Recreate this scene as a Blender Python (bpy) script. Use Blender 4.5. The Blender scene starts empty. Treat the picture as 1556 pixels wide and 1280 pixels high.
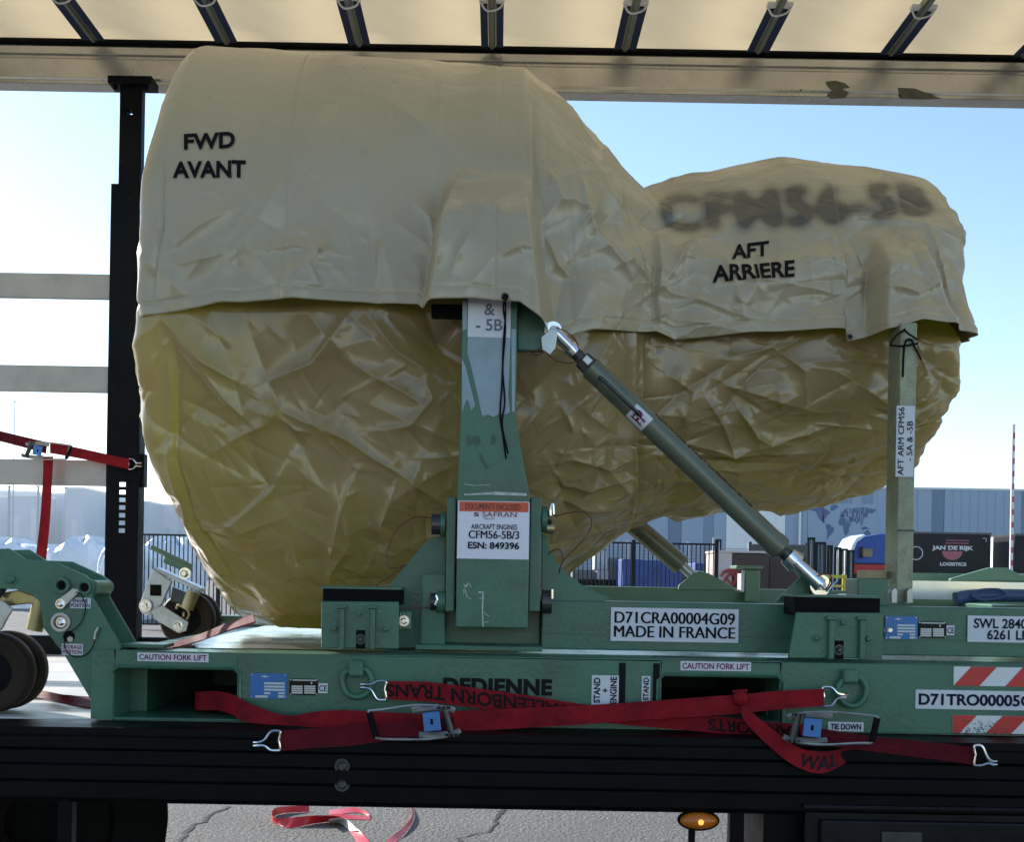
import bpy, bmesh, math, random
import numpy as np
from mathutils import Vector, Matrix, Euler
from mathutils.bvhtree import BVHTree
from mathutils.geometry import delaunay_2d_cdt

random.seed(7)
rng = np.random.default_rng(7)
S = bpy.context.scene
COL = S.collection
rad = math.radians

# ------------------------------------------------------------------ camera
F, CX, CY, ROLL = 1820.0, 755.0, 875.0, rad(1.0)     # focal length and principal point of the photo, in its pixels
CAMZ = 1.6
cam_d = bpy.data.cameras.new('camera')
cam = bpy.data.objects.new('camera', cam_d)
COL.objects.link(cam)
cam.location = (0, 0, CAMZ)
cam.rotation_euler = (rad(90), -ROLL, 0)
cam_d.sensor_width = 36
cam_d.lens = 36 * F / 1556
cam_d.shift_x = (778 - CX) / 1556
cam_d.shift_y = (CY - 640) / 1556
cam_d.clip_start = 0.05
cam_d.clip_end = 6000
S.camera = cam

# ------------------------------------------------------------------ world + sun
SUN_EL, SUN_AZ = rad(23), rad(-46)       # azimuth: from the view direction (+Y) towards +X
world = bpy.data.worlds.new('World')
S.world = world
world.use_nodes = True
nt = world.node_tree
bg = nt.nodes['Background']
sky = nt.nodes.new('ShaderNodeTexSky')
sky.sky_type = 'NISHITA'
sky.sun_disc = False
sky.sun_elevation = SUN_EL
sky.sun_rotation = SUN_AZ
sky.air_density = 1.0
sky.dust_density = 0.1
sky.ozone_density = 1.6
nt.links.new(sky.outputs[0], bg.inputs[0])
bg.inputs[1].default_value = 0.12
sun_d = bpy.data.lights.new('sun', 'SUN')
sun_d.energy = 4.2
sun_d.angle = rad(0.5)
sun_d.color = (1.0, 0.94, 0.84)
sun = bpy.data.objects.new('sun', sun_d)
COL.objects.link(sun)
to_sun = Vector((math.sin(SUN_AZ) * math.cos(SUN_EL), math.cos(SUN_AZ) * math.cos(SUN_EL), math.sin(SUN_EL)))
sun.rotation_euler = to_sun.to_track_quat('Z', 'Y').to_euler()
sun.location = to_sun * 50
S.view_settings.view_transform = 'Standard'
S.view_settings.look = 'None'
S.view_settings.exposure = 1.1
S.view_settings.gamma = 1.0
S.view_settings.use_curve_mapping = False
S.cycles.max_bounces = 8
S.cycles.transparent_max_bounces = 8
S.cycles.use_denoising = True

# ------------------------------------------------------------------ helpers
def W(px, py, Y):
    """world point seen at photo pixel (px, py) at depth Y"""
    u, v = px - CX, CY - py
    c, s = math.cos(ROLL), math.sin(ROLL)
    return Vector(((u * c - v * s) * Y / F, Y, CAMZ + (u * s + v * c) * Y / F))

def horizon(px):
    return CY + (px - CX) * math.tan(ROLL)

def tag(o, label=None, cat=None, group=None, kind=None):
    if label: o['label'] = label
    if cat: o['category'] = cat
    if group: o['group'] = group
    if kind: o['kind'] = kind
    return o

def empty(name, loc, label, cat, group=None):
    o = bpy.data.objects.new(name, None)
    o.empty_display_size = 0.1
    o.location = loc
    COL.objects.link(o)
    return tag(o, label, cat, group)

def root_loc(p):
    L = Vector((0, 0, 0))
    while p is not None:
        L += Vector(p.location)
        p = p.parent
    return L

def link_mesh(name, me, mat, parent=None, loc=None):
    o = bpy.data.objects.new(name, me)
    COL.objects.link(o)
    if mat is not None and len(me.materials) == 0:
        me.materials.append(mat)
    if parent is not None:
        o.parent = parent
    if loc is not None:
        o.location = loc
    return o

class MB:
    """collects primitives in world coordinates, then links them as one mesh object"""
    def __init__(self):
        self.bm = bmesh.new()
    def verts_faces(self, vs, fs):
        bv = [self.bm.verts.new(v) for v in vs]
        for f in fs:
            try: self.bm.faces.new([bv[i] for i in f])
            except ValueError: pass
        return self
    def box(self, c, s, rot=None):
        c = Vector(c); hx, hy, hz = s[0] / 2, s[1] / 2, s[2] / 2
        pts = [Vector((sx * hx, sy * hy, sz * hz)) for sx in (-1, 1) for sy in (-1, 1) for sz in (-1, 1)]
        if rot is not None:
            R = rot if isinstance(rot, Matrix) else Euler(rot).to_matrix()
            pts = [R @ p for p in pts]
        fs = [(0, 1, 3, 2), (4, 6, 7, 5), (0, 4, 5, 1), (2, 3, 7, 6), (0, 2, 6, 4), (1, 5, 7, 3)]
        return self.verts_faces([c + p for p in pts], fs)
    def span(self, x0, x1, y0, y1, z0, z1):
        return self.box(((x0 + x1) / 2, (y0 + y1) / 2, (z0 + z1) / 2), (abs(x1 - x0), abs(y1 - y0), abs(z1 - z0)))
    def pbox(self, px0, py0, px1, py1, Y, d):
        """box whose front face fills the photo rectangle at depth Y, d metres deep"""
        a = W((px0 + px1) / 2, (py0 + py1) / 2, Y)
        return self.box((a.x, Y + d / 2, a.z), ((px1 - px0) * Y / F, d, (py1 - py0) * Y / F))
    def cyl(self, p0, p1, r0, r1=None, seg=20, caps=True):
        p0, p1 = Vector(p0), Vector(p1)
        r1 = r0 if r1 is None else r1
        d = (p1 - p0).normalized()
        a = d.orthogonal().normalized(); b = d.cross(a)
        vs = []
        for p, r in ((p0, r0), (p1, r1)):
            for i in range(seg):
                t = 2 * math.pi * i / seg
                vs.append(p + a * (r * math.cos(t)) + b * (r * math.sin(t)))
        fs = [(i, (i + 1) % seg, seg + (i + 1) % seg, seg + i) for i in range(seg)]
        if caps:
            fs += [tuple(reversed(range(seg))), tuple(range(seg, 2 * seg))]
        return self.verts_faces(vs, fs)
    def lathe(self, p, axis, prof, seg=28):
        """prof: (distance along axis, radius)"""
        p = Vector(p); d = Vector(axis).normalized()
        a = d.orthogonal().normalized(); b = d.cross(a)
        vs, fs = [], []
        for h, r in prof:
            for i in range(seg):
                t = 2 * math.pi * i / seg
                vs.append(p + d * h + a * (r * math.cos(t)) + b * (r * math.sin(t)))
        for k in range(len(prof) - 1):
            for i in range(seg):
                j = (i + 1) % seg
                fs.append((k * seg + i, k * seg + j, (k + 1) * seg + j, (k + 1) * seg + i))
        fs.append(tuple(reversed(range(seg))))
        fs.append(tuple(range((len(prof) - 1) * seg, len(prof) * seg)))
        return self.verts_faces(vs, fs)
    def prism(self, pts, d):
        """closed polygon (world points, all at one depth) pushed back by d along Y"""
        n = len(pts)
        vs = [Vector(p) for p in pts] + [Vector(p) + Vector((0, d, 0)) for p in pts]
        fs = [tuple(range(n)), tuple(reversed(range(n, 2 * n)))]
        fs += [(i, i + n, (i + 1) % n + n, (i + 1) % n) for i in range(n)]
        return self.verts_faces(vs, fs)
    def pprism(self, pix, Y, d):
        return self.prism([W(x, y, Y) for x, y in pix], d)
    def tube(self, pts, r, seg=8, smooth=6, closed=False):
        pts = catmull([Vector(p) for p in pts], smooth, closed) if smooth else [Vector(p) for p in pts]
        n = len(pts)
        vs, fs = [], []
        ref = None
        for i, p in enumerate(pts):
            q0 = pts[(i - 1) % n] if (closed or i > 0) else p
            q1 = pts[(i + 1) % n] if (closed or i < n - 1) else p
            d = (q1 - q0)
            if d.length < 1e-9: d = Vector((1, 0, 0))
            d.normalize()
            if ref is None: ref = d.orthogonal().normalized()
            a = (ref - d * ref.dot(d))
            if a.length < 1e-6: a = d.orthogonal()
            a.normalize(); ref = a
            b = d.cross(a)
            for k in range(seg):
                t = 2 * math.pi * k / seg
                vs.append(p + a * (r * math.cos(t)) + b * (r * math.sin(t)))
        for i in range(n if closed else n - 1):
            i2 = (i + 1) % n
            for k in range(seg):
                k2 = (k + 1) % seg
                fs.append((i * seg + k, i * seg + k2, i2 * seg + k2, i2 * seg + k))
        if not closed:
            fs.append(tuple(reversed(range(seg))))
            fs.append(tuple(range((n - 1) * seg, n * seg)))
        return self.verts_faces(vs, fs)
    def build(self, name, mat, parent=None, bevel=0.0, smooth=False, segs=2, label=None):
        bm = self.bm
        bmesh.ops.recalc_face_normals(bm, faces=bm.faces)
        L = root_loc(parent)
        if L.length > 0:
            bmesh.ops.translate(bm, verts=bm.verts, vec=-L)
        me = bpy.data.meshes.new(name)
        bm.to_mesh(me); bm.free()
        if smooth:
            me.shade_smooth()
            try: me.set_sharp_from_angle(angle=rad(40))
            except Exception: pass
        o = link_mesh(name, me, mat, parent)
        if bevel > 0:
            m = o.modifiers.new('bevel', 'BEVEL')
            m.width = bevel; m.segments = segs; m.limit_method = 'ANGLE'; m.angle_limit = rad(35)
        if label: o['label'] = label
        return o

def catmull(pts, n, closed=False):
    out = []
    N = len(pts)
    if N < 3 and not closed:
        return [pts[0].lerp(pts[1], i / n) for i in range(n + 1)]
    for i in range(N if closed else N - 1):
        if closed:
            p0, p1, p2, p3 = pts[(i - 1) % N], pts[i], pts[(i + 1) % N], pts[(i + 2) % N]
        else:
            p1, p2 = pts[i], pts[i + 1]
            p0 = pts[i - 1] if i > 0 else p1 * 2 - p2
            p3 = pts[i + 2] if i + 2 < N else p2 * 2 - p1
        for k in range(n):
            t = k / n
            out.append(0.5 * ((2 * p1) + (p2 - p0) * t + (2 * p0 - 5 * p1 + 4 * p2 - p3) * t * t + (3 * p1 - p0 - 3 * p2 + p3) * t ** 3))
    if not closed: out.append(pts[-1].copy())
    return out

def ribbon_edges(A, B, n=8):
    return catmull([Vector(p) for p in A], n), catmull([Vector(p) for p in B], n)

def ribbon(name, A, B, mat, parent=None, thick=0.003, n=8, across=4):
    """webbing between two edge polylines A and B"""
    A, B = ribbon_edges(A, B, n)
    m = len(A)
    N = []
    for i in range(m):
        t = (A[min(i + 1, m - 1)] - A[max(i - 1, 0)]) + (B[min(i + 1, m - 1)] - B[max(i - 1, 0)])
        nn = t.cross(A[i] - B[i])
        N.append(nn.normalized() if nn.length > 1e-9 else Vector((0, -1, 0)))
    vs, fs = [], []
    k1 = across + 1
    for side in (0.5, -0.5):
        for i in range(m):
            for j in range(k1):
                vs.append(A[i].lerp(B[i], j / across) + N[i] * (thick * side))
    off = m * k1
    for i in range(m - 1):
        for j in range(across):
            a = i * k1 + j
            q = (a, a + 1, a + k1 + 1, a + k1)
            fs.append(q)
            fs.append(tuple(off + x for x in reversed(q)))
        for j in (0, across):
            a, b = i * k1 + j, (i + 1) * k1 + j
            fs.append((a, b, off + b, off + a))
    for i in (0, m - 1):
        for j in range(across):
            a = i * k1 + j
            fs.append((a, a + 1, off + a + 1, off + a))
    mb = MB(); mb.verts_faces(vs, fs)
    o = mb.build(name, mat, parent, smooth=True)
    # running-length UVs drive the weave
    me = o.data
    uv = me.uv_layers.new(name='weave')
    Ls = [0.0]
    for i in range(1, m): Ls.append(Ls[-1] + (A[i] - A[i - 1]).length)
    for li, loop in enumerate(me.loops):
        vi = loop.vertex_index % off
        uv.data[li].uv = (Ls[vi // k1], (vi % k1) / across * 0.05)
    return o

# ---- lettering -----------------------------------------------------
_tc = {}
def text_geo(body, bold=0.0, spacing=1.0, line=1.0, align='CENTER'):
    key = (body, bold, spacing, line, align)
    if key in _tc: return _tc[key]
    cu = bpy.data.curves.new('lettering', 'FONT')
    cu.body = body; cu.size = 1.0; cu.offset = bold; cu.space_character = spacing; cu.space_line = line
    cu.align_x = align; cu.resolution_u = 4
    o = bpy.data.objects.new('lettering_source', cu)
    COL.objects.link(o)
    bpy.context.view_layer.update()
    dg = bpy.context.evaluated_depsgraph_get()
    me = bpy.data.meshes.new_from_object(o.evaluated_get(dg))
    vs = np.array([v.co[:] for v in me.vertices], dtype=float).reshape(-1, 3)
    fs = [tuple(p.vertices) for p in me.polygons]
    bpy.data.objects.remove(o); bpy.data.curves.remove(cu); bpy.data.meshes.remove(me)
    if len(vs):
        lo, hi = vs.min(0), vs.max(0)
        vs = vs - (lo + hi) / 2
        size = (hi - lo)[:2]
    else:
        size = np.array([1., 1.])
    _tc[key] = (vs, fs, size)
    return _tc[key]

def letters(name, body, c, w, h, mat, parent, bold=0.0, spacing=1.0, line=1.0, rot=0.0, push=0.0012, align='CENTER', face='Y'):
    """lettering filling a w x h box centred on c, on a face looking towards -Y; rot turns it in that face"""
    fat = bold if 'M' in body else 0.0        # the heavy M closes up when offset: thicken it by overprinting instead
    if fat: bold = 0.0
    vs, fs, size = text_geo(body, bold, spacing, line, align)
    c = Vector(c)
    sx, sz = w / max(size[0], 1e-6), h / max(size[1], 1e-6)
    cr, sr = math.cos(rot), math.sin(rot)
    mb = MB()
    for i, sh in enumerate((0.0,) if not fat else (-fat, 0.0, fat)):
        out = []
        for v in vs:
            a, b = (v[0] * (1 - 2 * fat / size[0]) + sh) * sx, v[1] * sz
            out.append(c + Vector((a * cr - b * sr, -push - .00015 * i, a * sr + b * cr)))
        mb.verts_faces(out, fs)
    o_ = mb.build(name, mat, parent)
    return o_

def plabel(px0, py0, px1, py1, Y, body, parent, plate, ink, fill=(0.9, 0.66), bold=0.03, spacing=1.0, line=1.0, rot=0.0, name='label_plate', align='CENTER', thick=0.0015, bodysize=None):
    """sticker or plate filling a photo rectangle with its lettering"""
    mb = MB()
    a = W((px0 + px1) / 2, (py0 + py1) / 2, Y)
    w, h = (px1 - px0) * Y / F, (py1 - py0) * Y / F
    mb.box((a.x, Y - thick / 2, a.z), (w, thick, h))
    o = mb.build(name, plate, parent)
    if body:
        lw, lh = (w, h) if rot == 0 else (h, w)
        letters('lettering', body, (a.x, Y - thick, a.z), lw * fill[0], lh * fill[1], ink, o, bold=bold, spacing=spacing, line=line, rot=rot, align=align)
    return o

def copy_tree(o, parent=None, delta=None):
    c = o.copy()
    COL.objects.link(c)
    if parent is not None: c.parent = parent
    if delta is not None: c.location = Vector(c.location) + Vector(delta)
    for ch in list(o.children):
        copy_tree(ch, c)
    return c

# ------------------------------------------------------------------ materials
def nodes_of(m):
    return m.node_tree.nodes, m.node_tree.links

def mat(name, col, rough=0.5, metal=0.0, var=0.12, scale=6.0, bump=0.0, bscale=60.0, spec=0.5, dirt=None, dscale=3.0, damt=0.5, chips=None, coat=0.0):
    m = bpy.data.materials.new(name)
    m.use_nodes = True
    N, L = nodes_of(m)
    b = N['Principled BSDF']
    b.inputs['Roughness'].default_value = rough
    b.inputs['Metallic'].default_value = metal
    b.inputs['Specular IOR Level'].default_value = spec
    b.inputs['Coat Weight'].default_value = coat
    tc = N.new('ShaderNodeTexCoord')
    n = N.new('ShaderNodeTexNoise'); n.inputs['Scale'].default_value = scale; n.inputs['Detail'].default_value = 6
    L.new(tc.outputs['Object'], n.inputs['Vector'])
    r = N.new('ShaderNodeMapRange')
    r.inputs['From Min'].default_value = 0.3; r.inputs['From Max'].default_value = 0.7
    r.inputs['To Min'].default_value = 1 - var; r.inputs['To Max'].default_value = 1 + var
    L.new(n.outputs['Fac'], r.inputs['Value'])
    mx = N.new('ShaderNodeMix'); mx.data_type = 'RGBA'; mx.blend_type = 'MULTIPLY'
    mx.inputs['Factor'].default_value = 1.0
    mx.inputs['A'].default_value = (*col, 1)
    L.new(r.outputs['Result'], mx.inputs['B'])
    out = mx.outputs['Result']
    if dirt is not None:
        n2 = N.new('ShaderNodeTexNoise'); n2.inputs['Scale'].default_value = dscale; n2.inputs['Detail'].default_value = 9; n2.inputs['Roughness'].default_value = 0.68
        L.new(tc.outputs['Object'], n2.inputs['Vector'])
        r2 = N.new('ShaderNodeMapRange'); r2.inputs['From Min'].default_value = 0.48; r2.inputs['From Max'].default_value = 0.72
        r2.inputs['To Max'].default_value = damt
        L.new(n2.outputs['Fac'], r2.inputs['Value'])
        m2 = N.new('ShaderNodeMix'); m2.data_type = 'RGBA'
        L.new(r2.outputs['Result'], m2.inputs['Factor'])
        L.new(out, m2.inputs['A']); m2.inputs['B'].default_value = (*dirt, 1)
        out = m2.outputs['Result']
    if chips is not None:
        n3 = N.new('ShaderNodeTexNoise'); n3.inputs['Scale'].default_value = 28; n3.inputs['Detail'].default_value = 8; n3.inputs['Roughness'].default_value = 0.75
        L.new(tc.outputs['Object'], n3.inputs['Vector'])
        r3 = N.new('ShaderNodeMapRange'); r3.inputs['From Min'].default_value = 0.675; r3.inputs['From Max'].default_value = 0.70
        L.new(n3.outputs['Fac'], r3.inputs['Value'])
        m3 = N.new('ShaderNodeMix'); m3.data_type = 'RGBA'
        L.new(r3.outputs['Result'], m3.inputs['Factor'])
        L.new(out, m3.inputs['A']); m3.inputs['B'].default_value = (*chips, 1)
        out = m3.outputs['Result']
    L.new(out, b.inputs['Base Color'])
    rr = N.new('ShaderNodeMapRange')
    rr.inputs['From Min'].default_value = 0.3; rr.inputs['From Max'].default_value = 0.7
    rr.inputs['To Min'].default_value = max(0.03, rough - 0.08); rr.inputs['To Max'].default_value = min(1, rough + 0.08)
    L.new(n.outputs['Fac'], rr.inputs['Value']); L.new(rr.outputs['Result'], b.inputs['Roughness'])
    if bump > 0:
        n4 = N.new('ShaderNodeTexNoise'); n4.inputs['Scale'].default_value = bscale; n4.inputs['Detail'].default_value = 4
        L.new(tc.outputs['Object'], n4.inputs['Vector'])
        bp = N.new('ShaderNodeBump'); bp.inputs['Strength'].default_value = bump; bp.inputs['Distance'].default_value = 0.01
        L.new(n4.outputs['Fac'], bp.inputs['Height']); L.new(bp.outputs['Normal'], b.inputs['Normal'])
    return m

M = {}
M['green'] = mat('green_paint', (0.048, 0.138, 0.086), 0.36, var=0.14, scale=4, bump=0.10, bscale=90, dirt=(0.022, 0.045, 0.034), dscale=5, damt=0.5, chips=(0.2, 0.24, 0.2))
M['green_lit'] = mat('green_paint_lit', (0.10, 0.20, 0.12), 0.4, var=0.12, bump=0.1, dirt=(0.06, 0.09, 0.06), chips=(0.3, 0.33, 0.28))  # same green paint, sunlight on the far parts put into the colour
M['tape'] = mat('masking_film', (0.27, 0.34, 0.37), 0.42, var=0.10, scale=12, bump=0.25, bscale=240, dirt=(0.17, 0.25, 0.24), dscale=14, damt=0.6)
M['galv'] = mat('galvanised_steel', (0.42, 0.43, 0.42), 0.35, metal=0.85, var=0.2, scale=25, dirt=(0.2, 0.2, 0.18), damt=0.5)
M['zinc_yellow'] = mat('yellow_zinc', (0.40, 0.33, 0.17), 0.33, metal=0.8, var=0.2, scale=20, dirt=(0.12, 0.09, 0.05))
M['chrome'] = mat('bright_steel', (0.72, 0.72, 0.72), 0.16, metal=1.0, var=0.06)
M['steel_dark'] = mat('dark_steel', (0.06, 0.062, 0.065), 0.35, metal=0.7, var=0.2, scale=20)
M['arm_steel'] = mat('weathered_arm', (0.30, 0.31, 0.20), 0.55, metal=0.25, var=0.25, scale=14, bump=0.35, bscale=120, dirt=(0.16, 0.17, 0.10), dscale=30, damt=0.7)
M['strut'] = mat('anodised_strut', (0.13, 0.145, 0.10), 0.32, metal=0.35, var=0.15, scale=10, dirt=(0.12, 0.11, 0.09), damt=0.4)
M['black_paint'] = mat('black_chassis_paint', (0.0016, 0.002, 0.0028), 0.40, var=0.3, scale=8, bump=0.06, spec=0.10, dirt=(0.005, 0.005, 0.005), dscale=7, damt=0.6, chips=(0.02, 0.02, 0.02))
M['post_black'] = mat('black_post_paint', (0.0018, 0.002, 0.004), 0.5, var=0.25, spec=0.08, dirt=(0.009, 0.009, 0.011), chips=(0.05, 0.05, 0.05))
M['rubber'] = mat('black_rubber', (0.003, 0.003, 0.003), 0.7, var=0.25, scale=15, bump=0.2, spec=.12)
M['tyre'] = mat('caster_tyre', (0.026, 0.018, 0.012), 0.6, var=0.25, scale=9, bump=0.15, spec=.12, dirt=(0.05, 0.036, 0.024))
M['alu'] = mat('mill_aluminium', (0.48, 0.47, 0.44), 0.30, metal=0.7, var=0.12, scale=3, dirt=(0.20, 0.19, 0.165), dscale=4, damt=0.5)
M['slat'] = mat('aluminium_slat', (0.40, 0.39, 0.37), 0.42, metal=0.35, var=0.10, scale=5, dirt=(0.24, 0.23, 0.21), dscale=6, damt=0.5, chips=(0.06, 0.06, 0.06))
M['deck'] = mat('worn_deck_board', (0.52, 0.50, 0.46), 0.40, var=0.15, scale=3, bump=0.15, bscale=30, dirt=(0.28, 0.26, 0.24), dscale=4, damt=0.7)
M['tray'] = mat('steel_tray', (0.60, 0.60, 0.57), 0.22, metal=0.9, var=0.08, dirt=(0.4, 0.39, 0.35), damt=0.4)
M['white'] = mat('white_vinyl', (0.62, 0.62, 0.66), 0.45, var=0.05, scale=10, dirt=(0.42, 0.42, 0.42), dscale=12, damt=0.35)
M['paper'] = mat('pouch_paper', (0.68, 0.67, 0.74), 0.25, var=0.04, scale=6, bump=0.15, bscale=14)
M['ink'] = mat('black_print', (0.004, 0.004, 0.006), 0.5, var=0.1, spec=.12)
M['ink_navy'] = mat('navy_print', (0.008, 0.008, 0.026), 0.5, var=0.1, spec=.12)
M['ink_grey'] = mat('grey_print', (0.13, 0.13, 0.16), 0.5, var=0.1)
M['ink_plum'] = mat('plum_print', (0.16, 0.008, 0.055), 0.5, var=0.1, spec=.2)
M['orange'] = mat('orange_print', (0.62, 0.075, 0.025), 0.4, var=0.06)
M['ink_brown'] = mat('brown_print', (0.10, 0.018, 0.01), 0.5)
M['red_film'] = mat('red_reflective', (0.52, 0.022, 0.02), 0.35, var=0.08)
M['white_film'] = mat('white_reflective', (0.66, 0.67, 0.67), 0.35, var=0.05)
M['plate_blue'] = mat('blue_plate', (0.03, 0.13, 0.38), 0.3, metal=0.3, var=0.1)
M['plate_black'] = mat('black_plate', (0.005, 0.005, 0.006), 0.35, var=0.1, spec=.2)
M['plate_field'] = mat('plate_field', (0.48, 0.50, 0.50), 0.35, metal=0.3, var=0.08)
M['blue_lever'] = mat('blue_lever', (0.05, 0.16, 0.42), 0.32, metal=0.35, var=0.1)
M['blue_cloth'] = mat('dark_blue_fabric', (0.03, 0.07, 0.15), 0.5, var=0.2, bump=0.3, bscale=20)
M['lanyard'] = mat('red_lanyard', (0.10, 0.012, 0.014), 0.45)
M['cord'] = mat('black_cord', (0.003, 0.003, 0.003), 0.7, spec=.15)
M['amber'] = mat('amber_lens', (0.50, 0.13, 0.008), 0.15, var=0.15, scale=40)
M['tool_black'] = mat('black_toolbox', (0.003, 0.0036, 0.006), 0.3, var=0.2, bump=0.05, spec=.25)

def emission(name, col, s):
    m = bpy.data.materials.new(name); m.use_nodes = True
    N, L = nodes_of(m)
    b = N['Principled BSDF']
    b.inputs['Base Color'].default_value = (*col, 1)
    b.inputs['Emission Color'].default_value = (*col, 1)
    b.inputs['Emission Strength'].default_value = s
    return m
M['lens_spot'] = emission('amber_bright_spot', (1.0, 0.45, 0.08), 0.6)  # emissive bright spot on the lens front

def strap_mat(name, col, dark):
    m = bpy.data.materials.new(name); m.use_nodes = True
    N, L = nodes_of(m); b = N['Principled BSDF']
    b.inputs['Roughness'].default_value = 0.62
    b.inputs['Specular IOR Level'].default_value = 0.06
    uv = N.new('ShaderNodeUVMap'); uv.uv_map = 'weave'
    tc = N.new('ShaderNodeTexCoord')
    w1 = N.new('ShaderNodeTexWave'); w1.bands_direction = 'X'; w1.inputs['Scale'].default_value = 95; w1.inputs['Distortion'].default_value = 0.6
    w2 = N.new('ShaderNodeTexWave'); w2.bands_direction = 'Y'; w2.inputs['Scale'].default_value = 55; w2.inputs['Distortion'].default_value = 0.4
    L.new(uv.outputs[0], w1.inputs['Vector']); L.new(uv.outputs[0], w2.inputs['Vector'])
    mul = N.new('ShaderNodeMath'); mul.operation = 'MULTIPLY'
    L.new(w1.outputs['Fac'], mul.inputs[0]); L.new(w2.outputs['Fac'], mul.inputs[1])
    n = N.new('ShaderNodeTexNoise'); n.inputs['Scale'].default_value = 11; n.inputs['Detail'].default_value = 9; n.inputs['Roughness'].default_value = 0.75
    L.new(tc.outputs['Object'], n.inputs['Vector'])
    r = N.new('ShaderNodeMapRange'); r.inputs['From Min'].default_value = 0.35; r.inputs['From Max'].default_value = 0.72
    L.new(n.outputs['Fac'], r.inputs['Value'])
    mx = N.new('ShaderNodeMix'); mx.data_type = 'RGBA'
    mx.inputs['A'].default_value = (*col, 1); mx.inputs['B'].default_value = (*dark, 1)
    sc = N.new('ShaderNodeMath'); sc.operation = 'MULTIPLY'; sc.inputs[1].default_value = 0.92
    L.new(r.outputs['Result'], sc.inputs[0]); L.new(sc.outputs[0], mx.inputs['Factor'])
    m2 = N.new('ShaderNodeMix'); m2.data_type = 'RGBA'; m2.blend_type = 'MULTIPLY'; m2.inputs['Factor'].default_value = 0.55
    r2 = N.new('ShaderNodeMapRange'); r2.inputs['To Min'].default_value = 0.55; r2.inputs['To Max'].default_value = 1.25
    L.new(mul.outputs[0], r2.inputs['Value'])
    L.new(mx.outputs['Result'], m2.inputs['A']); L.new(r2.outputs['Result'], m2.inputs['B'])
    L.new(m2.outputs['Result'], b.inputs['Base Color'])
    bp = N.new('ShaderNodeBump'); bp.inputs['Strength'].default_value = 0.5; bp.inputs['Distance'].default_value = 0.0015
    L.new(mul.outputs[0], bp.inputs['Height']); L.new(bp.outputs['Normal'], b.inputs['Normal'])
    return m
M['strap'] = strap_mat('red_webbing', (0.36, 0.016, 0.022), (0.10, 0.007, 0.014))
M['strap_old_shade'] = strap_mat('dark_red_webbing', (0.15, 0.012, 0.020), (0.06, 0.006, 0.012))  # aged webbing; its dark colour also stands for shade under the engine
M['tape_red'] = mat('red_tape', (0.62, 0.02, 0.02), 0.35, var=0.1)

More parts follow.
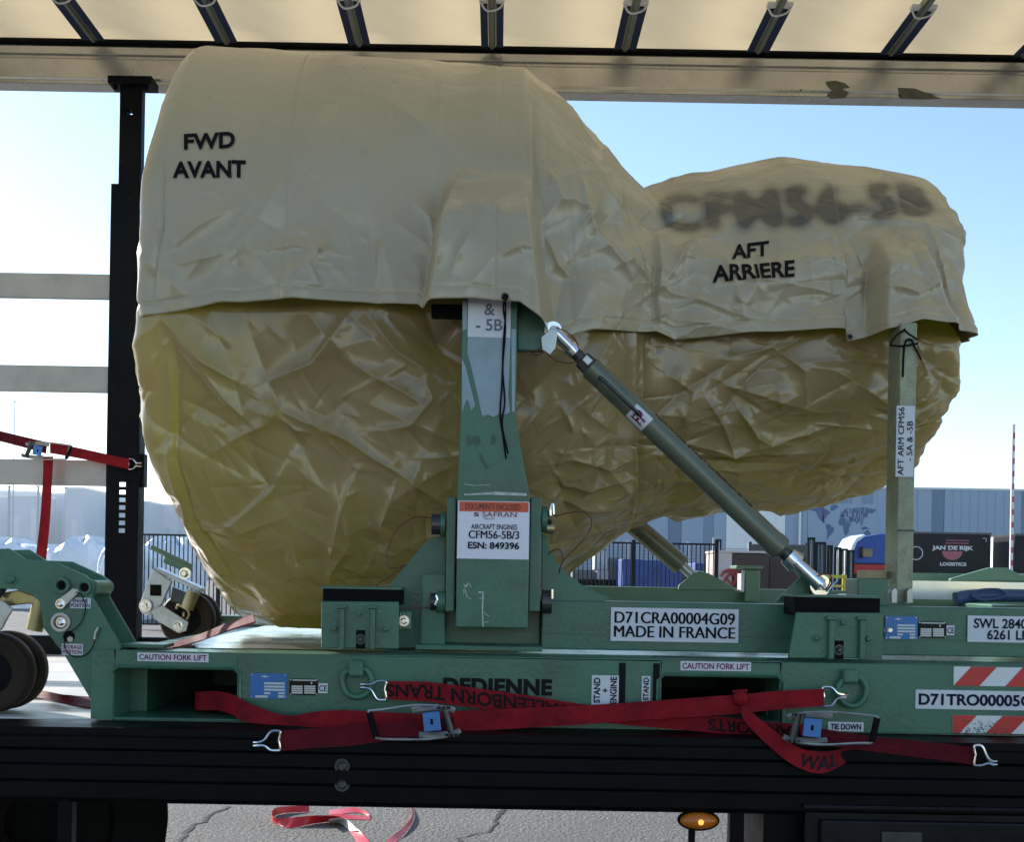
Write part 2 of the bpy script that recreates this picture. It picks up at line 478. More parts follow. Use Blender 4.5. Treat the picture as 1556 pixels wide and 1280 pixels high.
def tarp_mat(name, col, rough, fine, var, translucent=0.0, warm=None, coat=0.4):
    m = bpy.data.materials.new(name); m.use_nodes = True
    N, L = nodes_of(m); b = N['Principled BSDF']
    b.inputs['Specular IOR Level'].default_value = 0.7
    b.inputs['Coat Weight'].default_value = coat; b.inputs['Coat Roughness'].default_value = 0.13
    tc = N.new('ShaderNodeTexCoord')
    n = N.new('ShaderNodeTexNoise'); n.inputs['Scale'].default_value = 2.6; n.inputs['Detail'].default_value = 7; n.inputs['Roughness'].default_value = 0.6
    L.new(tc.outputs['Object'], n.inputs['Vector'])
    r = N.new('ShaderNodeMapRange'); r.inputs['From Min'].default_value = 0.3; r.inputs['From Max'].default_value = 0.7
    r.inputs['To Min'].default_value = 1 - var; r.inputs['To Max'].default_value = 1 + var
    L.new(n.outputs['Fac'], r.inputs['Value'])
    mx = N.new('ShaderNodeMix'); mx.data_type = 'RGBA'; mx.blend_type = 'MULTIPLY'; mx.inputs['Factor'].default_value = 1
    mx.inputs['A'].default_value = (*col, 1); L.new(r.outputs['Result'], mx.inputs['B'])
    # small scuffs
    n2 = N.new('ShaderNodeTexNoise'); n2.inputs['Scale'].default_value = 34; n2.inputs['Detail'].default_value = 8; n2.inputs['Roughness'].default_value = 0.75
    L.new(tc.outputs['Object'], n2.inputs['Vector'])
    r2 = N.new('ShaderNodeMapRange'); r2.inputs['From Min'].default_value = 0.69; r2.inputs['From Max'].default_value = 0.74; r2.inputs['To Max'].default_value = 0.35
    L.new(n2.outputs['Fac'], r2.inputs['Value'])
    m2 = N.new('ShaderNodeMix'); m2.data_type = 'RGBA'
    L.new(r2.outputs['Result'], m2.inputs['Factor']); L.new(mx.outputs['Result'], m2.inputs['A'])
    m2.inputs['B'].default_value = (col[0] * 0.4, col[1] * 0.38, col[2] * 0.35, 1)
    # stencilled ink stored on the mesh
    at = N.new('ShaderNodeAttribute'); at.attribute_name = 'ink'
    m3 = N.new('ShaderNodeMix'); m3.data_type = 'RGBA'
    L.new(at.outputs['Fac'], m3.inputs['Factor']); L.new(m2.outputs['Result'], m3.inputs['A'])
    m3.inputs['B'].default_value = (0.022, 0.022, 0.022, 1)
    L.new(m3.outputs['Result'], b.inputs['Base Color'])
    rr = N.new('ShaderNodeMapRange'); rr.inputs['From Min'].default_value = 0.3; rr.inputs['From Max'].default_value = 0.7
    rr.inputs['To Min'].default_value = rough - 0.07; rr.inputs['To Max'].default_value = rough + 0.09
    L.new(n2.outputs['Fac'], rr.inputs['Value']); L.new(rr.outputs['Result'], b.inputs['Roughness'])
    n3 = N.new('ShaderNodeTexNoise'); n3.inputs['Scale'].default_value = 22; n3.inputs['Detail'].default_value = 5
    L.new(tc.outputs['Object'], n3.inputs['Vector'])
    bp = N.new('ShaderNodeBump'); bp.inputs['Strength'].default_value = fine; bp.inputs['Distance'].default_value = 0.01
    L.new(n3.outputs['Fac'], bp.inputs['Height']); L.new(bp.outputs['Normal'], b.inputs['Normal'])
    if translucent > 0:
        out = N['Material Output']
        tr = N.new('ShaderNodeBsdfTranslucent')
        tr.inputs['Color'].default_value = (*(warm or col), 1)
        ms = N.new('ShaderNodeMixShader'); ms.inputs[0].default_value = translucent
        L.new(b.outputs[0], ms.inputs[1]); L.new(tr.outputs[0], ms.inputs[2]); L.new(ms.outputs[0], out.inputs[0])
    return m
M['hood'] = tarp_mat('khaki_tarpaulin', (0.39, 0.318, 0.195), 0.32, 0.08, 0.06, coat=0.12)
M['wrap'] = tarp_mat('tan_wrap', (0.40, 0.262, 0.122), 0.22, 0.10, 0.11, 0.33, (0.74, 0.74, 0.07))
M['roof'] = tarp_mat('cream_roof_tarpaulin', (0.63, 0.55, 0.39), 0.5, 0.1, 0.04, 0.5, (0.66, 0.53, 0.33))

# ------------------------------------------------------------------ ground
def ground_mat():
    m = bpy.data.materials.new('asphalt'); m.use_nodes = True
    N, L = nodes_of(m); b = N['Principled BSDF']
    b.inputs['Roughness'].default_value = 0.85
    tc = N.new('ShaderNodeTexCoord')
    v = N.new('ShaderNodeTexVoronoi'); v.inputs['Scale'].default_value = 42
    L.new(tc.outputs['Object'], v.inputs['Vector'])
    n = N.new('ShaderNodeTexNoise'); n.inputs['Scale'].default_value = 48; n.inputs['Detail'].default_value = 6; n.inputs['Roughness'].default_value = 0.8
    L.new(tc.outputs['Object'], n.inputs['Vector'])
    n2 = N.new('ShaderNodeTexNoise'); n2.inputs['Scale'].default_value = 0.6; n2.inputs['Detail'].default_value = 8; n2.inputs['Roughness'].default_value = 0.6
    L.new(tc.outputs['Object'], n2.inputs['Vector'])
    cr = N.new('ShaderNodeValToRGB')
    cr.color_ramp.elements[0].position = 0.38; cr.color_ramp.elements[0].color = (0.045, 0.044, 0.042, 1)
    cr.color_ramp.elements[1].position = 0.62; cr.color_ramp.elements[1].color = (0.27, 0.26, 0.245, 1)
    L.new(n.outputs['Fac'], cr.inputs[0])
    mx = N.new('ShaderNodeMix'); mx.data_type = 'RGBA'; mx.blend_type = 'MULTIPLY'; mx.inputs['Factor'].default_value = 1
    r = N.new('ShaderNodeMapRange'); r.inputs['From Min'].default_value = 0.3; r.inputs['From Max'].default_value = 0.7; r.inputs['To Min'].default_value = 0.78; r.inputs['To Max'].default_value = 1.15
    L.new(n2.outputs['Fac'], r.inputs['Value'])
    L.new(cr.outputs[0], mx.inputs['A']); L.new(r.outputs['Result'], mx.inputs['B'])
    L.new(mx.outputs['Result'], b.inputs['Base Color'])
    add = N.new('ShaderNodeMath'); add.operation = 'ADD'
    L.new(v.outputs['Distance'], add.inputs[0]); L.new(n.outputs['Fac'], add.inputs[1])
    bp = N.new('ShaderNodeBump'); bp.inputs['Strength'].default_value = 0.9; bp.inputs['Distance'].default_value = 0.016
    L.new(add.outputs[0], bp.inputs['Height']); L.new(bp.outputs['Normal'], b.inputs['Normal'])
    return m
M['asphalt'] = ground_mat()
M['crack'] = mat('crack_tar', (0.012, 0.012, 0.012), 0.9)
mb = MB(); mb.verts_faces([(-2500, -400, 0), (2500, -400, 0), (2500, 4000, 0), (-2500, 4000, 0)], [(0, 1, 2, 3)])
tag(mb.build('ground', M['asphalt']), kind='structure')
def crack(pix):
    pts = []
    for x, y in pix:
        Y = CAMZ * F / ((y - CY) - (x - CX) * math.sin(ROLL))
        p = W(x, y, Y); p.z = 0.004; pts.append(p)
    fine = []
    for a, b in zip(pts[:-1], pts[1:]):
        for k in range(5):
            q = a.lerp(b, k / 5); fine.append(q + Vector((random.uniform(-.02, .02), random.uniform(-.03, .03), 0)))
    fine.append(pts[-1])
    vs, fs = [], []
    for i, p in enumerate(fine):
        w = random.uniform(0.007, 0.02)
        vs += [p + Vector((-w, 0, 0)), p + Vector((w, 0, 0))]
        if i: fs.append((2 * i - 2, 2 * i - 1, 2 * i + 1, 2 * i))
    mb = MB(); mb.verts_faces(vs, fs)
    tag(mb.build('ground_crack', M['crack']), kind='structure')
crack([(350, 1226), (322, 1240), (308, 1249), (292, 1257), (274, 1280), (262, 1296)])
crack([(768, 1232), (757, 1245), (748, 1262), (700, 1275), (690, 1290)])

# ------------------------------------------------------------------ semi-trailer (near side Y 2.95, far side Y 5.45)
YN, YF, DZ = 2.95, 5.45, 1.21
TX0, TX1 = -5.2, 6.4
trailer = empty('curtain_side_trailer', (0, 4.2, 0), 'black curtain-side trailer with open side and cream roof tarpaulin carrying the wrapped engine', 'trailer')
# floor boards
n_b = 5
bw = (YF - YN - 0.20) / n_b
for i in range(n_b):
    y0 = YN + 0.15 + i * bw
    MB().span(TX0, TX1, y0 + 0.003, y0 + bw - 0.003, DZ - 0.03, DZ).build('floor_board', M['deck'], trailer, bevel=0.003)
MB().span(TX0, TX1, YN + 0.151, YF - 0.151, DZ - 0.06, DZ - 0.034).build('underfloor', M['black_paint'], trailer)
# near side rave: a rolled profile with steps
def rave(yf, sgn, zt=DZ - 0.002, zb=1.021):
    prof = [(0.148, zt), (0.0, zt), (0.0, zt - .018), (-.012, zt - .024), (-.012, zt - .050), (0.002, zt - .056), (0.002, zt - .088), (-.008, zt - .094),
            (-.008, zt - .128), (0.0, zt - .134), (0.0, zb + .012), (0.012, zb), (0.05, zb), (0.05, zt - .02), (0.148, zt - .02)]
    vs, fs = [], []
    for x in (TX0, TX1):
        for dy, z in prof: vs.append((x, yf + sgn * dy, z))
    n = len(prof)
    for i in range(n): fs.append((i, (i + 1) % n, n + (i + 1) % n, n + i))
    fs += [tuple(range(n)), tuple(range(n, 2 * n))]
    return vs, fs
mb = MB(); mb.verts_faces(*rave(YN, 1)); mb.build('side_rave', M['black_paint'], trailer, bevel=0.002)
mb = MB(); mb.verts_faces(*rave(YF, -1)); mb.build('side_rave', M['black_paint'], trailer, bevel=0.002)
MB().span(TX0, TX1, YF - 0.07, YF - 0.012, DZ + 0.001, DZ + 0.085).build('kerb_rail', M['black_paint'], trailer, bevel=0.004)
# rivets and slots along the near rave
me_riv = None
def shared_bolt(name, r, h, m, hexa=True):
    b = MB()
    b.lathe((0, 0, 0), (0, -1, 0), [(0, r), (h * .7, r * .96), (h, r * .6)], seg=6 if hexa else 12)
    b.lathe((0, 0, 0), (0, -1, 0), [(0, r * 1.45), (h * .2, r * 1.45)], seg=14)
    o = b.build(name, m)
    me = o.data; bpy.data.objects.remove(o)
    return me
RIV = shared_bolt('rivet', 0.0085, 0.005, M['steel_dark'], False)
BOLT = shared_bolt('bolt', 0.010, 0.012, M['chrome'])
BOLT_G = shared_bolt('bolt', 0.0105, 0.010, M['green'])
BOLT_D = shared_bolt('bolt', 0.012, 0.014, M['steel_dark'])
def put(me, name, p, parent, s=1.0):
    o = bpy.data.objects.new(name, me); COL.objects.link(o)
    o.parent = parent
    o.location = Vector(p) - root_loc(parent); o.scale = (s, s, s)
    return o
x = TX0 + 0.1
while x < TX1:
    put(RIV, 'rivet', (x, YN + 0.0085, DZ - 0.111), trailer); x += 0.2125
for px in (520,):
    for py in (1165, 1192):
        p = W(px, py, YN - 0.004); put(BOLT_D, 'bolt', p, trailer, 1.1)
# lashing slots
b = MB(); b.box((0, 0, 0), (0.055, 0.002, 0.014)); o = b.build('lashing_slot', M['rubber']); SLOT = o.data; bpy.data.objects.remove(o)
for k in range(40):
    put(SLOT, 'lashing_slot', (TX0 + 0.2 + k * 0.28, YN - 0.0125, DZ - 0.037), trailer)
# chassis below
for yy in (3.62, 4.78):
    b = MB()
    b.span(TX0, TX1, yy - .006, yy + .006, 0.93, 1.145); b.span(TX0, TX1, yy - .07, yy + .07, 0.915, 0.929); b.span(TX0, TX1, yy - .07, yy + .07, 1.1455, 1.149)
    b.build('chassis_beam', M['black_paint'], trailer)
for k in range(14):
    xx = TX0 + 0.4 + k * 0.85
    MB().span(xx - .04, xx + .04, YN + 0.052, YF - 0.052, 1.05, 1.1445).build('cross_member', M['black_paint'], trailer)
# hanging side-guard brackets and marker lamp
def hang(px0, px1, ptop, pbot, Y=YN + 0.01):
    b = MB(); b.pbox(px0, ptop, px1, pbot, Y, 0.035); b.pbox(px0 + 8, ptop + 4, px1 - 3, ptop + 26, Y - .004, 0.006)
    b.build('guard_bracket', M['black_paint'], trailer, bevel=0.002)
hang(86, 108, 1196, 1420); hang(1108, 1130, 1212, 1420)
b = MB(); b.pbox(1046, 1255, 1056, 1330, YN + 0.03, 0.01)
b.build('lamp_bracket', M['black_paint'], trailer)
a = W(1061, 1247, YN + 0.02)
b = MB()
vs = []
b.lathe((0, 0, 0), (0, -1, 0), [(0, .046), (.012, .046), (.024, .036), (.029, .018)], seg=32)
for v in b.bm.verts: v.co = Vector((v.co.x, v.co.y, v.co.z * 0.45)) + a
lamp = b.build('marker_lamp', M['amber'], trailer, smooth=True)
b = MB(); b.lathe((0, 0, 0), (0, -1, 0), [(0, .052), (.010, .052), (.010, .047)], seg=32)
for v in b.bm.verts: v.co = Vector((v.co.x, v.co.y, v.co.z * 0.5)) + a + Vector((0, .004, 0))
b.build('rim', M['rubber'], lamp)
b = MB(); b.cyl(a + Vector((0.002, -.0285, 0)), a + Vector((0.002, -.033, 0)), 0.0075, 0.005, 12); b.build('lens_spot', M['lens_spot'], lamp, smooth=True)
# toolbox right
tb = MB(); z1 = W(1400, 1232, YN).z
x0 = W(1224, 1250, YN).x
tb.span(x0, x0 + 1.3, YN + 0.005, YN + 0.55, 0.55, z1)
tbx = tb.build('toolbox', M['tool_black'], trailer, bevel=0.004)
b = MB(); b.span(x0 + .035, x0 + 1.265, YN - 0.014, YN + 0.0045, 0.585, z1 - .026); b.build('lid', M['tool_black'], tbx, bevel=0.006)
p = W(1370, 1282, YN - .0145)
b = MB(); b.box((p.x, YN - .0165, p.z), (.10, .004, .055)); lt = b.build('latch', M['steel_dark'], tbx, bevel=0.006)
b = MB(); b.span(x0 - .01, x0 + 1.32, YN - 0.02, YN + 0.3, z1 + .002, z1 + .012); b.build('rain_lip', M['tool_black'], tbx, bevel=.002)
# folded mud flap bundle, brace and landing gear at left, below the deck
def landing_gear(Yg, flip):
    b = MB(); b.span(-2.28, -2.14, Yg - .07, Yg + .07, 0.42, 1.049); o = b.build('landing_leg', M['black_paint'], trailer, bevel=.004)
    b = MB(); b.span(-2.265, -2.155, Yg - .055, Yg + .055, 0.1, 0.419); b.build('inner_leg', M['steel_dark'], o, bevel=.003)
    b = MB(); b.span(-2.36, -2.06, Yg - .12, Yg + .12, 0.0, 0.1); b.build('foot', M['black_paint'], o, bevel=.01)
    b = MB(); b.tube([(-2.21, Yg, .55), (-1.45, Yg, 0.98)], 0.03, 8, 0); b.build('brace', M['black_paint'], o)
landing_gear(3.55, 0); landing_gear(4.85, 0)
b = MB(); b.tube([(-2.1, 3.55, .66), (-2.1, 4.85, .66)], .04, 10, 0); b.build('cross_tube', M['black_paint'], trailer)
# spare wheel under the chassis
sw = MB()
sw.lathe((-1.66, 4.35, 0.68), (0.25, -0.95, 0.1), [(-.11, .28), (-.13, .40), (-.10, .465), (.10, .465), (.13, .40), (.11, .28), (.06, .26), (.05, .10), (-.05, .10), (-.06, .26)], 40)
sp = sw.build('spare_wheel', M['rubber'], trailer, smooth=True)
b = MB(); b.tube([(-1.95, 4.2, .92), (-1.8, 4.15, .62), (-1.5, 4.1, .40), (-1.38, 4.15, .45)], .03, 8, 6); b.build('carrier', M['black_paint'], sp)

# far top rail, roof, bows
zr = [W(0, 130, YF).z, W(1556, 157, YF).z]
ZR0 = sum(zr) / 2                       # underside of the far roof rail
ZR1 = (W(0, 66, YF).z + W(1556, 98, YF).z) / 2
def top_rail(y0, sgn, name):
    h = ZR1 - ZR0
    prof = [(0, ZR0), (0.008, ZR0), (0.008, ZR0 + .018), (0.0, ZR0 + .026), (0.0, ZR0 + .60 * h), (.022, ZR0 + .66 * h), (.022, ZR0 + .73 * h), (.010, ZR0 + .75 * h), (.010, ZR1 - .012), (0.03, ZR1), (.1, ZR1), (.1, ZR0)]
    vs = [(x, y0 + sgn * dy, z) for x in (TX0, TX1) for dy, z in prof]
    n = len(prof)
    fs = [(i, (i + 1) % n, n + (i + 1) % n, n + i) for i in range(n)] + [tuple(range(n)), tuple(range(n, 2 * n))]
    m = MB(); m.verts_faces(vs, fs); return m.build(name, M['alu'], trailer, bevel=.002)
top_rail(YF - 0.04, 1, 'roof_rail')
top_rail(YN + 0.04, -1, 'roof_rail')
b = MB(); b.span(TX0, TX1, YF - 0.047, YF + .0595, ZR1 + .006, ZR1 + .016); b.build('rail_seal', M['rubber'], trailer)
# sagging roof tarpaulin between the bows
bows = []
px_b = [152, 351, 548, 748, 946, 1141, 1341, 1543]
bow_x = [W(p, 80, YF).x for p in px_b]
pitch = (bow_x[-1] - bow_x[0]) / (len(bow_x) - 1)
bow_x = [bow_x[0] + pitch * k for k in range(-6, 15)]
bow_x = [x for x in bow_x if TX0 < x < TX1]
ZT = ZR1 + 0.05
nx, ny = 420, 40
vs, fs = [], []
for i in range(nx + 1):
    x = TX0 + (TX1 - TX0) * i / nx
    ph = ((x - bow_x[0]) / pitch) % 1.0
    for j in range(ny + 1):
        y = (YN - .05) + (YF - YN + .1) * j / ny
        crown = 0.05 * math.sin(math.pi * j / ny)
        z = ZT + crown - 0.030 * math.sin(math.pi * ph) ** 2 + 0.002 * math.sin(x * 9 + y * 7) + .001 * math.sin(x * 23 - y * 31)
        if j in (0, ny): z = ZR1 + .017
        vs.append((x, y, z))
for i in range(nx):
    for j in range(ny):
        a = i * (ny + 1) + j
        fs.append((a, a + 1, a + ny + 2, a + ny + 1))
m_ = MB(); m_.verts_faces(vs, fs); m_.build('roof_tarpaulin', M['roof'], trailer, smooth=True)
M['bow_metal'] = mat('bow_aluminium', (0.15, 0.175, 0.15), 0.42, metal=0.35, var=0.2, scale=20, dirt=(0.1, 0.11, 0.09))
M['bow_blue'] = mat('blue_bow_sleeve', (0.006, 0.018, 0.062), 0.5, var=0.2, spec=.2)
for x in bow_x:
    b = MB()
    b.span(x - .0165, x + .0165, YN + .08, YF - .085, ZT - .060, ZT - .028)
    b.span(x - .008, x + .008, YN + .08, YF - .085, ZT - .068, ZT - .0605)
    bo = b.build('roof_bow', M['bow_metal'], trailer, bevel=.003)
    for s in (-1, 1):
        for yy in (YF - .285, YN + .285):
            b = MB(); b.box((x + s * .0335, yy, ZT - .056), (.032, .40, .006), (0, s * rad(6), 0))
            b.build('sleeve', M['bow_blue'], bo, bevel=.002)
    b = MB()
    b.box((x, YF - .50, ZT - .046), (.105, .035, .014)); b.tube([(x - .05, YF - .5, ZT - .05), (x - .02, YF - .47, ZT - .075), (x + .03, YF - .48, ZT - .07), (x + .05, YF - .5, ZT - .05)], .005, 6, 5)
    b.build('hinge', M['white'], bo, bevel=.002)
# far stanchion
YP = YF - 0.13
def stan_span(b, px0, px1, py0, py1, Y, d):
    z0 = W((px0 + px1) / 2, py1, Y).z; z1 = W((px0 + px1) / 2, py0, Y).z
    b.span(W(px0, (py0 + py1) / 2, Y).x, W(px1, (py0 + py1) / 2, Y).x, Y, Y + d, z0, z1)
    return b
post = MB()
xl, xr = W(163, 600, YP).x, W(213, 600, YP).x
zt = W(190, 279, YP).z
zh0, zh1 = W(185, 815, YP).z, W(185, 733, YP).z
post.span(xl, xr, YP, YP + .012, zh1, zt)
post.span(xl, xr, YP, YP + .012, DZ + .002, zh0)
xs0, xs1 = W(180, 780, YP).x, W(190, 780, YP).x
post.span(xl, xs0, YP, YP + .012, zh0, zh1); post.span(xs1, xr, YP, YP + .012, zh0, zh1)
nh = 7
for k in range(nh):
    zc = zh0 + (zh1 - zh0) * k / nh
    post.span(xs0, xs1, YP, YP + .012, zc, zc + (zh1 - zh0) / nh * 0.42)
post.span(xl, xl + .012, YP + .0125, YP + .09, DZ + .002, zt); post.span(xr - .012, xr, YP + .0125, YP + .09, DZ + .002, zt)
po = post.build('side_post', M['post_black'], trailer, bevel=.002)
b = MB(); stan_span(b, 181, 215, 136, 166, YP + .02, .05)
xi0, xi1 = W(181, 200, YP + .02).x, W(215, 200, YP + .02).x
xh = W(197, 170, YP + .02).x; zh = W(197, 170, YP + .02).z
b = MB()
b.span(xi0, xh - .012, YP + .02, YP + .07, zh - .011, zh + .011); b.span(xh + .012, xi1, YP + .02, YP + .07, zh - .011, zh + .011)
b.span(xi0, xi1, YP + .02, YP + .07, zh + .011, ZR0 - .03); b.span(xi0, xi1, YP + .02, YP + .07, zt - .1, zh - .011)
b.build('inner_post', M['post_black'], po, bevel=.002)
b = MB(); b.span(W(164, 137, YP).x, W(231, 137, YP).x, YP - .01, YP + .1, ZR0 - .034, ZR0 - .001)
for px in (175, 222):
    q = W(px, 146, YP + .02); b.cyl((q.x, YP + .02, ZR0 - .034), (q.x, YP + .02, ZR0 - .055), .012, .01, 10)
b.build('head_bracket', M['post_black'], po, bevel=.002)
b = MB(); b.pbox(211, 690, 219, 740, YP + .02, .05); b.build('lashing_lug', M['post_black'], po)
# a second post further left carries the other end of the slats (out of frame)
xq = -3.6
b = MB(); b.span(xq - .07, xq + .07, YP, YP + .09, DZ + .002, zt); b.build('side_post', M['post_black'], trailer, bevel=.002)
b = MB(); b.span(xq - .05, xq + .05, YP + .02, YP + .07, zt + .001, ZR0 - .002); b.build('side_post', M['post_black'], trailer, bevel=.002)
for (t, bt) in ((416, 454), (556, 596), (699, 738)):
    z1s, z0s = W(80, t, YP + .04).z, W(80, bt, YP + .04).z
    b = MB(); b.span(xq + .07, xl - .001, YP + .03, YP + .055, z0s, z1s)
    b.build('side_slat', M['slat'], trailer, bevel=.004)

# dark reflections painted as patches on the inner face of the far roof rail
M['rail_reflection'] = mat('rail_reflection_dark', (0.085, 0.082, 0.066), .5, metal=.3, var=.3, scale=30)
def rail_reflection(pix):
    m = MB(); m.pprism([(x, y) for x, y in pix], YF - 0.0412, .0004); m.build('painted_reflection', M['rail_reflection'], trailer)
rail_reflection([(1254, 124), (1270, 122), (1284, 126), (1292, 133), (1280, 135), (1290, 140), (1284, 149), (1262, 150), (1256, 144), (1266, 139), (1258, 132)])
rail_reflection([(1364, 133), (1390, 134), (1400, 138), (1416, 144), (1432, 150), (1400, 151), (1372, 150), (1366, 142)])
rail_reflection([(1215, 136), (1219, 135), (1218, 138), (1215, 139)])

m = MB(); m.pbox(1160, 1226, 1221, 1330, YN + .06, .35); m.build('outrigger', M['black_paint'], trailer, bevel=.004)

# ------------------------------------------------------------------ the covered engine
engine = empty('covered_engine', (0.2, 4.2, 1.4), 'large aircraft engine wrapped in crumpled tan sheeting under a khaki hood marked FWD AVANT', 'covered engine')
YC = 4.2
def unroll(px, py):
    u, v = px - CX, CY - py
    c, s = math.cos(ROLL), math.sin(ROLL)
    return (u * c - v * s) / F, (u * s + v * c) / F
top_px = [(283, 70), (300, 67), (360, 70), (450, 75), (560, 82), (680, 90), (760, 95), (797, 97), (830, 128), (880, 182), (940, 248), (978, 286), (1010, 277), (1080, 263), (1185, 245), (1290, 252), (1390, 263), (1430, 268)]
bot_px = [(330, 945), (370, 957), (440, 962), (490, 958), (600, 962), (700, 952), (760, 935), (800, 912), (860, 872), (890, 850), (960, 806), (982, 794), (1010, 783), (1050, 781), (1150, 775), (1250, 762), (1350, 741), (1400, 725), (1440, 715)]
tT = np.array([unroll(*p) for p in top_px]); tB = np.array([unroll(*p) for p in bot_px])
X0, X1 = -1.055, 1.435
xs_t, vt = tT[:, 0] * 4.02, tT[:, 1]
xs_b, vb = tB[:, 0] * 4.15, tB[:, 1]
hd_x = [-1.06, 0.10, 0.26, 0.44, 0.56, 1.1, 1.44]
hd_v = [0.80, 0.80, 0.74, 0.58, 0.54, 0.55, 0.52]
ZC = 2.36
NS = 2.25
def sgnpow(a, p): return np.sign(a) * np.abs(a) ** p
phi_fit = np.linspace(0, math.pi, 181)
def smooth1(a, k):
    if k < 1: return a
    ker = np.ones(2 * k + 1) / (2 * k + 1)
    return np.convolve(np.pad(a, k, mode='edge'), ker, mode='valid')
def fit(xs, hd):
    zt = np.zeros_like(xs); zb = np.zeros_like(xs)
    for i, x in enumerate(xs):
        a = hd[i]
        tv = np.interp(x, xs_t, vt); bv = np.interp(x, xs_b, vb)
        bt, bb = 0.8, 0.7
        s = sgnpow(np.sin(phi_fit), 2 / NS); c = sgnpow(np.cos(phi_fit), 2 / NS)
        for _ in range(12):
            cc = np.where(c > 0, c * bt, c * bb)
            r = (ZC + cc - CAMZ) / (YC - a * s)
            bt += (tv - r.max()) * 3.9
            bb -= (bv - r.min()) * 3.9
        zt[i] = bt; zb[i] = bb
    return zt, zb
# ---- crumple fields
RES = 0.005
FU, FV = (-0.2, 4.8), (-3.2, 3.2)
NU, NV = int((FU[1] - FU[0]) / RES), int((FV[1] - FV[0]) / RES)
def blur2(a, k):
    for ax in (0, 1):
        a = (np.roll(a, 1, ax) + a * 2 + np.roll(a, -1, ax)) / 4 if k == 1 else sum(np.roll(a, d, ax) for d in range(-k, k + 1)) / (2 * k + 1)
    return a
def sample(img, U, V):
    a = np.clip((U - FU[0]) / RES, 0, NU - 1.001); b = np.clip((V - FV[0]) / RES, 0, NV - 1.001)
    i, j = a.astype(int), b.astype(int); fa, fb = a - i, b - j
    return (img[i, j] * (1 - fa) * (1 - fb) + img[i + 1, j] * fa * (1 - fb) + img[i, j + 1] * (1 - fa) * fb + img[i + 1, j + 1] * fa * fb)
def lattice(seed, cell):
    """smooth value noise on the field"""
    r = np.random.default_rng(seed)
    nu, nv = int((FU[1] - FU[0]) / cell) + 4, int((FV[1] - FV[0]) / cell) + 4
    g = r.uniform(-1, 1, (nu, nv))
    def s(U, V):
        a = (U - FU[0]) / cell; b = (V - FV[0]) / cell
        i, j = np.clip(a.astype(int), 0, nu - 2), np.clip(b.astype(int), 0, nv - 2)
        fa, fb = np.clip(a - i, 0, 1), np.clip(b - j, 0, 1)
        fa = fa * fa * (3 - 2 * fa); fb = fb * fb * (3 - 2 * fb)
        return g[i, j] * (1 - fa) * (1 - fb) + g[i + 1, j] * fa * (1 - fb) + g[i, j + 1] * (1 - fa) * fb + g[i + 1, j + 1] * fa * fb
    return s
def sstep(a, b, x):
    t = np.clip((x - a) / (b - a), 0, 1); return t * t * (3 - 2 * t)

def ridges(X, Z, front, specs, Yr):
    """folds drawn on the front of the sheet: (photo polyline, height, width); cusp-shaped crest"""
    H = np.zeros_like(X)
    for pix, amp, wid in specs:
        P = [W(x, y, Yr(x)) for x, y in pix]
        P = [(p.x, p.z) for p in P]
        best = np.full(X.shape, 1e9); env = np.zeros_like(X); side = np.zeros_like(X)
        tot = sum(math.dist(P[i], P[i + 1]) for i in range(len(P) - 1)); acc = 0
        x0, x1 = min(p[0] for p in P) - wid * 6, max(p[0] for p in P) + wid * 6
        z0, z1 = min(p[1] for p in P) - wid * 6, max(p[1] for p in P) + wid * 6
        msk = front & (X > x0) & (X < x1) & (Z > z0) & (Z < z1)
        if not msk.any(): continue
        xx, zz = X[msk], Z[msk]
        bb = np.full(xx.shape, 1e9); ee = np.zeros_like(xx); ss = np.zeros_like(xx)
        for i in range(len(P) - 1):
            ax, az = P[i]; dx, dz = P[i + 1][0] - ax, P[i + 1][1] - az
            L = math.hypot(dx, dz)
            t = np.clip(((xx - ax) * dx + (zz - az) * dz) / (L * L), 0, 1)
            d = np.hypot(xx - ax - t * dx, zz - az - t * dz)
            sd = np.sign((xx - ax) * dz - (zz - az) * dx)
            s = (acc + t * L) / tot
            upd = d < bb
            bb = np.where(upd, d, bb); ee = np.where(upd, np.sin(np.pi * np.clip(s, 0.03, 0.97)) ** 0.6, ee); ss = np.where(upd, sd, ss)
            acc += L
        w = np.where(ss > 0, wid, wid * 2.2)             # one flank steep, the other slack
        H[msk] += amp * ee * np.exp(-bb / w)
    return H

def make_grid(which, nbody, ncap, nfront, nback):
    al = np.linspace(0, math.pi / 2, 12)
    k = 0.055
    sc_l = np.concatenate([np.linspace(0.02, 1 - k, ncap, endpoint=False), 1 - k + k * np.sin(al)])
    xo_l = np.concatenate([np.zeros(ncap), 0.06 * (1 - np.cos(al))])
    body = np.linspace(X0 + 0.06, X1 - 0.06, nbody)[1:-1]
    xs = np.concatenate([X0 + xo_l, body, (X1 - xo_l)[::-1]])
    sc = np.concatenate([sc_l, np.ones(len(body)), sc_l[::-1]])
    xin = np.clip(xs, X0 + .0, X1)
    hd = smooth1(np.interp(xin, hd_x, hd_v), 4)
    bt, bb = fit(xin, hd)
    bt = smooth1(bt, 3); bb = smooth1(bb, 5)
    return xs, sc, hd, bt, bb

